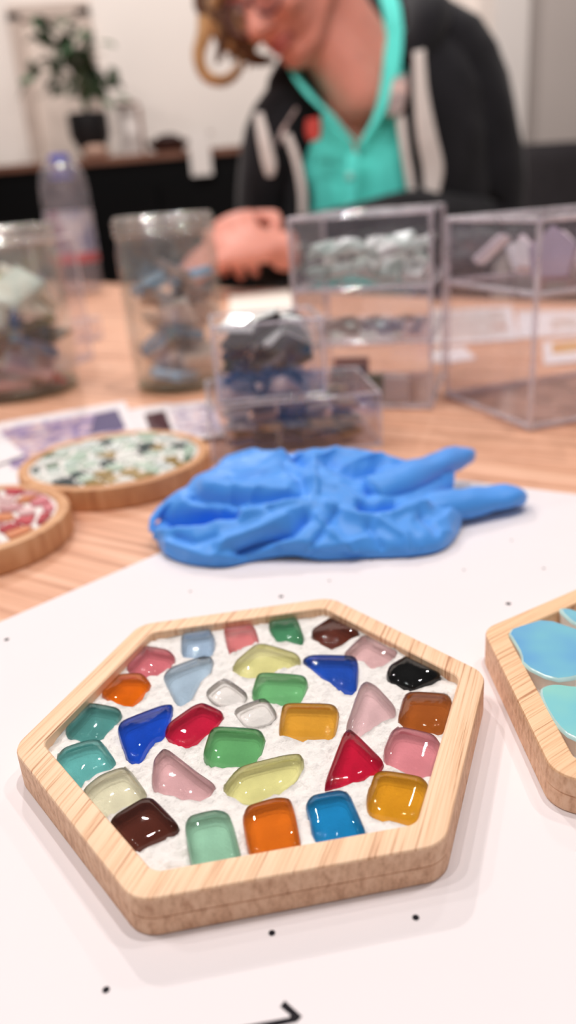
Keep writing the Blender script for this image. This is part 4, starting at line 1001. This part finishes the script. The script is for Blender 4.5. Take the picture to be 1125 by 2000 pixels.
# arms
ARM = {1: [Vector((.315, 1.40, .285)), Vector((.352, 1.36, .055)), Vector((.085, 1.125, .054)), Vector((.022, 1.090, .050))],
       -1: [Vector((.045, 1.375, .200)), Vector((.005, 1.42, .030)), Vector((-.040, 1.235, .070)), Vector((-.042, 1.205, .076))]}
for s, (sh, el, wr, pm_) in ARM.items():
    body.capsule(sh, el, .046, .040); body.capsule(el, wr, .038, .026); body.capsule(wr, pm_, .026, .026)
def hand(wrist, fwd, up, s, curl):
    fwd = fwd.normalized(); sd = fwd.cross(up).normalized(); up = sd.cross(fwd).normalized()
    ax = (fwd, sd, up)
    pc_ = wrist + fwd * .045
    body.ball(pc_, (.050, .040, .019), 16, 10, ax); body.ball(pc_ + fwd * .02, (.030, .041, .017), 16, 10, ax)
    for k, (off, L) in enumerate([(-.030, .032), (-.010, .038), (.010, .036), (.029, .029)]):
        p = pc_ + fwd * .040 + sd * off; a = .25 + curl * .4
        for j in range(3):
            d = fwd * math.cos(a) - up * math.sin(a); q = p + d * (L * (1, .7, .55)[j]); r0 = .0098 - .001 * j
            body.capsule(p, q, r0, r0 - .0008, 10); p = q; a += curl * .55
    p = pc_ - fwd * .015 - sd * (s * .032); d = (fwd * .7 - sd * (s * .7) - up * .3).normalized()
    q = p + d * .038; body.capsule(p, q, .0135, .0115, 10)
    d = (fwd * .95 - sd * (s * .1) - up * .45).normalized(); body.capsule(q, q + d * .032, .0112, .0098, 10)
hand(ARM[1][3] + Vector((0, 0, .012)), Vector((-1, -.12, -.06)), Vector((.05, -.35, 1)), -1, .36)
hand(ARM[-1][3] + Vector((0, 0, .0)), Vector((-.10, -1, .12)), Vector((-.35, .15, 1)), 1, 1.35)
# legs
HIP = {1: Vector((.33, 1.66, -.185)), -1: Vector((.15, 1.66, -.185))}
for s, h_ in HIP.items():
    kn = h_ + Vector((s * .03, -.40, .02)); an = kn + Vector((0, .06, -.50)); body.capsule(h_, kn, .075, .055); body.capsule(kn, an, .052, .036); body.capsule(an, an + Vector((0, -.12, -.025)), .032, .026)
person = body.build('person', M_skin, None, True, tuple(PB))
rm = person.modifiers.new('merge', 'REMESH'); rm.mode = 'VOXEL'; rm.voxel_size = .0042; rm.use_smooth_shade = True
sm = person.modifiers.new('smooth', 'SMOOTH'); sm.factor = .5; sm.iterations = 3
tag(person, 'woman in black jacket and turquoise polo shirt leaning over the table, head bowed', 'person')
# shirt and jacket follow the torso; their front openings follow the lines below
NL = 34
def spine_at(t):
    x = t * (len(spine) - 1); i = min(int(x), len(spine) - 2); f = x - i
    g = lambda k: (Vector(spine[k][0]), spine[k][1], spine[k][2], AXF[k])
    i0, i1, i2, i3 = g(max(i - 1, 0)), g(i), g(i + 1), g(min(i + 2, len(spine) - 1))
    return tuple(cr(p, q_, r_, s_, f) for p, q_, r_, s_ in zip(i0, i1, i2, i3))
def tpt(t, th, extra):
    c, w, d, a = spine_at(t); a = a.normalized(); fw = Vector((-.10, -.96, -.12)); fw = (fw - a * fw.dot(a)).normalized()
    return c + fw * (math.cos(th) * (d + extra)) + a * (math.sin(th) * (w + extra))
def lin(tab, y):
    for (y0, x0), (y1, x1) in zip(tab, tab[1:]):
        if y <= y1: return x0 + (x1 - x0) * max(0, (y - y0)) / (y1 - y0)
    return tab[-1][1]
def opening(t, extra, tabL, tabR):
    thL = thR = None
    for k in range(200):
        th = k * .0157 - 1.57
        x, y = PX(tpt(t, th, extra))
        if thL is None and x > lin(tabL, y): thL = th
        if x < lin(tabR, y): thR = th
    return (thL if thL is not None else 0), (thR if thR is not None else 0)
def shell(extra, tabL, tabR, t0, t1, n=46):
    m = MB(); rings = []
    for j in range(NL):
        t = t0 + (t1 - t0) * j / (NL - 1); l, r_ = opening(t, extra, tabL, tabR)
        if r_ <= l: l = r_ = (l + r_) / 2
        rings.append([tpt(t, r_ + (2 * math.pi + l - r_) * k / (n - 1), extra) for k in range(n)])
    m.loft(rings, cap=False, closed=False); return m
mb = shell(.002, [(-100, 545), (130, 575), (180, 600), (285, 694), (2000, 694)], [(-100, 765), (0, 770), (180, 758), (285, 696), (2000, 696)], 0, .93)
shirt = mb.build('polo_shirt', M_shirt, person, True)
sol = shirt.modifiers.new('thick', 'SOLIDIFY'); sol.thickness = .003
sub = shirt.modifiers.new('sub', 'SUBSURF'); sub.levels = 1; sub.render_levels = 1
# collar: two turned-down flaps that run from the V up round the neck
def ribbon(pts, width_dir, w, mat, nm, par, th=.003):
    P = crpath([Vector(p) for p in pts], 24); m = MB(); rings = []
    W2 = w if isinstance(w, list) else [w] * len(pts); Wd = [x.x for x in crpath([Vector((x, 0, 0)) for x in W2], 24)]
    D = crpath([Vector(d) for d in width_dir], 24) if isinstance(width_dir, list) else [Vector(width_dir)] * 24
    for p, d, ww in zip(P, D, Wd):
        d = d.normalized(); rings.append([p - d * ww, p - d * ww * .5, p, p + d * ww * .5, p + d * ww])
    m.loft(rings, cap=False, closed=False); o = m.build(nm, mat, par, True)
    s_ = o.modifiers.new('thick', 'SOLIDIFY'); s_.thickness = th; return o
ribbon([V(700, 285, 1.275), V(660, 245, 1.275), V(622, 205, 1.285), V(590, 165, 1.31), V(580, 130, 1.36)], [(-.6, -.3, .5), (-.6, -.3, .5), (-.65, -.2, .5), (-.6, -.1, .7), (-.5, 0, .8)], [.006, .018, .026, .030, .026], M_shirt, 'collar', shirt)
ribbon([V(700, 285, 1.275), V(735, 232, 1.275), V(758, 170, 1.285), V(768, 90, 1.31), V(765, 20, 1.35), V(748, -30, 1.40)], [(.6, -.3, .4), (.6, -.3, .4), (.7, -.2, .3), (.8, -.2, .2), (.8, 0, .3), (.7, .2, .5)], [.006, .012, .014, .014, .014, .013], M_shirt, 'collar', shirt)
ribbon([V(690, 300, 1.268), V(686, 345, 1.258), V(684, 400, 1.252), V(684, 450, 1.25)], (1, 0, .1), .010, M_shirt, 'placket', shirt)
for yy, Y_ in ((345, 1.2535), (405, 1.247)): MB().ball(V(683, yy, Y_), (.006, .003, .006)).build('button', pm('pale_button', S(170, 232, 222), .4, .4, .03, 50), shirt, True)
ribbon([V(612, 232, 1.27), V(612, 255, 1.265), V(614, 275, 1.262)], (1, -.2, .1), [.010, .012, .008], pm('red_patch', S(190, 70, 62), .7, .2, .2, 60), 'red_emblem', shirt)
# jacket: shell open at the front, sleeves, hood roll
mb = shell(.016, [(-100, 520), (150, 545), (250, 560), (310, 592), (430, 602), (2000, 602)], [(-100, 800), (100, 800), (230, 778), (330, 800), (430, 806), (2000, 806)], 0, .80)
def sleeve(P, R): mb.tube(crpath(P, 26), [x.x for x in crpath([Vector((r, 0, 0)) for r in R], 26)], 18)
sh, el, wr, _ = ARM[1]
sleeve([Vector((.225, 1.40, .325)), sh + Vector((-.005, 0, .020)), sh.lerp(el, .5) + Vector((.018, 0, 0)), el + Vector((.0, .005, -.005)), el.lerp(wr, .45) + Vector((0, -.012, .008)), wr + Vector((.0, .0, .004)), Vector((.032, 1.096, .056))], [.052, .066, .068, .062, .050, .040, .034])
sh, el, wr, _ = ARM[-1]
sleeve([Vector((.12, 1.39, .285)), sh + Vector((0, 0, .018)), sh.lerp(el, .5) + Vector((-.01, 0, 0)), el, el.lerp(wr, .5), wr + Vector((0, .02, 0))], [.050, .062, .062, .056, .046, .036])
jk = mb.build('jacket', M_jacket, person, True)
sol = jk.modifiers.new('thick', 'SOLIDIFY'); sol.thickness = .004; sol.offset = 1
tx = bpy.data.textures.new('folds', 'CLOUDS'); tx.noise_scale = .07
dp = jk.modifiers.new('folds', 'DISPLACE'); dp.texture = tx; dp.strength = .016; dp.texture_coords = 'LOCAL'
# hood roll behind the neck
mb = MB(); mb.tube(crpath([V(800, 130, 1.31), V(835, 40, 1.35), Vector((.265, 1.45, .37)), Vector((.18, 1.475, .365)), Vector((.08, 1.44, .31)), V(548, 170, 1.34)], 24), [x.x for x in crpath([Vector((r, 0, 0)) for r in (.02, .034, .045, .045, .038, .022)], 24)], 14)
mb.build('hood', M_jacket, person, True)
# white cords and zip edges
ribbon([V(818, 100, 1.262), V(822, 180, 1.25), V(832, 260, 1.242), V(846, 330, 1.24), V(842, 385, 1.235)], (1, -.1, .1), [.008, .010, .014, .015, .011], M_strip, 'drawstring', jk)
ribbon([V(782, 225, 1.262), V(790, 290, 1.25), V(800, 350, 1.245), V(806, 400, 1.24), V(790, 430, 1.238)], (1, -.1, .1), .006, M_strip, 'zip_edge', jk)
ribbon([V(560, 262, 1.262), V(578, 310, 1.252), V(590, 370, 1.246), V(592, 430, 1.244)], (1, -.1, 0), .006, M_strip, 'zip_edge', jk)
ribbon([V(505, 222, 1.285), V(515, 270, 1.268), V(526, 320, 1.262), V(528, 345, 1.262)], (1, -.1, 0), [.006, .009, .010, .005], M_strip, 'white_print', jk)
ribbon([V(575, 222, 1.268), V(556, 252, 1.26), V(545, 280, 1.258)], (.6, 0, .7), [.008, .010, .006], M_floral, 'floral_lining', jk)
ribbon([V(782, 150, 1.27), V(778, 190, 1.262), V(772, 225, 1.258)], (1, -.1, .2), [.010, .014, .010], M_floral, 'floral_lining', jk)
# trousers
mb = MB()
for s, h_ in HIP.items():
    kn = h_ + Vector((s * .03, -.40, .02)); an = kn + Vector((0, .06, -.50))
    mb.tube(crpath([h_ + Vector((0, .06, 0)), h_.lerp(kn, .5), kn + Vector((0, -.02, -.01)), kn.lerp(an, .5), an], 18), [x.x for x in crpath([Vector((r, 0, 0)) for r in (.095, .085, .068, .058, .052)], 18)], 14)
mb.ball(Vector((.24, 1.66, -.185)), (.185, .13, .09), 18, 12)
mb.build('trousers', pm('dark_denim', S(36, 40, 56), .8, .2, .2, 40), person, True)
# hair: cap, long locks on the photo's left, bun
mb = MB(); mb.ball(hp(-.022, 0, .036), (.094, .084, .104), 24, 16, (F, Sd, Uh))
for s in (-1, 1): mb.capsule(hp(.02, s * .062, .07), hp(-.045, s * .066, -.03), .030, .028)
mb.ball(hp(-.085, 0, -.01), (.045, .060, .060), 16, 10, (F, Sd, Uh))
hair = mb.build('hair', M_hair, person, True)
def lock(pts, rad, mat):
    m = MB(); P = crpath([Vector(p) for p in pts], 20); m.tube(P, [x.x for x in crpath([Vector((r, 0, 0)) for r in rad], 20)], 10, .7)
    return m.build('hair_lock', mat, hair, True)
rnd = random.Random(9)
# locks fall from the crown and the far side of the head
lock([hp(.00, .05, .12), V(440, -60, 1.37), V(408, 10, 1.365), V(400, 65, 1.36), V(388, 108, 1.36), V(402, 148, 1.36), V(438, 158, 1.36), V(466, 135, 1.362), V(470, 105, 1.364)], [.022, .020, .017, .013, .011, .010, .009, .008, .004], M_hairl)
lock([hp(.01, .06, .11), V(455, -40, 1.38), V(425, 30, 1.372), V(440, 75, 1.37), V(470, 95, 1.37), V(500, 116, 1.37), V(535, 118, 1.372)], [.022, .022, .019, .016, .014, .011, .005], M_hair)
for k in range(16):
    x0 = 405 + k * 7; Yk = 1.365 + .0035 * k; ph = rnd.uniform(0, 6.28)
    pts = [hp(.02 - .004 * k, .055 + .0015 * k, .115 - .004 * k)] + [V(x0 + 14 * math.sin(ph + j * 1.25) + rnd.uniform(-6, 6) + (5 * j if j > 2 else 0), -50 + j * (27 + rnd.uniform(-3, 4)), Yk - .002 * j) for j in range(7 if k < 10 else 6)]
    lock(pts, [.018] + [.0125] * (len(pts) - 3) + [.008, .003], (M_hair, M_hairl, M_hair)[k % 3])
# glasses, eyes, lips, brows
M_rim = pm('glasses_rim', S(96, 52, 66), .3, .5, .1, 60); M_lens = acrylic('glasses_lens', (.94, .90, .92), .03)
gl = MB()
for s in (-1, 1):
    ctr = hp(.094, s * .033, -.004); ring = [ctr + Sd * (.026 * math.cos(a)) + Uh * (.022 * math.sin(a)) - F * (.006 * abs(math.cos(a)) if math.cos(a) * s > 0 else 0) for a in [k * math.pi / 12 for k in range(25)]]
    gl.tube(ring, .0022, 8, 1, False)
    gl.tube([hp(.088, s * .058, .002), hp(.04, s * .078, .004), hp(-.02, s * .080, .0)], .002, 8)
gl.tube([hp(.096, -.009, .002), hp(.100, 0, .006), hp(.096, .009, .002)], .002, 8)
glasses = gl.build('glasses', M_rim, person, True)
for s in (-1, 1):
    ctr = hp(.093, s * .033, -.004); v = [ctr + Sd * (.025 * math.cos(a)) + Uh * (.021 * math.sin(a)) for a in [k * math.pi / 10 for k in range(20)]]
    mesh('lens', v, [tuple(range(20))], M_lens, glasses)
    MB().ball(hp(.072, s * .032, .000), .0125, 12, 8).build('eye', pm('eye_white', S(226, 218, 212), .2, .5, .02, 60), person, True)
    MB().ball(hp(.0815, s * .032, -.003), (.004, .0062, .0062), 10, 8, (F, Sd, Uh)).build('iris', pm('iris_brown', S(70, 48, 34), .2, .5, .1, 200), person, True)
    MB().tube([hp(.083, s * .014, .021), hp(.088, s * .032, .027), hp(.074, s * .052, .021)], [.003, .0036, .0018], 8).build('eyebrow', M_hair, person, True)
mb = MB(); mb.tube([hp(.080, -.026, -.062), hp(.092, -.012, -.057), hp(.095, 0, -.059), hp(.092, .012, -.057), hp(.080, .026, -.062)], [.002, .0042, .0046, .0042, .002], 8)
mb.tube([hp(.080, -.024, -.064), hp(.091, -.010, -.068), hp(.0935, 0, -.069), hp(.091, .010, -.068), hp(.080, .024, -.064)], [.002, .005, .0056, .005, .002], 8)
mb.build('lips', pm('lips', S(196, 104, 100), .4, .4, .05, 60), person, True)

# ------------------------------------------------------------------ labels of look-alikes: say which one, counted from the left
_same = {}
for o in C.objects:
    if o.parent is None and o.get('label'): _same.setdefault(o['label'], []).append(o)
_ord = ['first', 'second', 'third', 'fourth', 'fifth', 'sixth', 'seventh', 'eighth', 'ninth', 'tenth']
for lab, os_ in _same.items():
    if 1 < len(os_) <= 10 and len(lab.split()) <= 13:
        for k, o in enumerate(sorted(os_, key=lambda o: PX(o.location)[0])): o['label'] = lab + ', %s from left' % _ord[k]
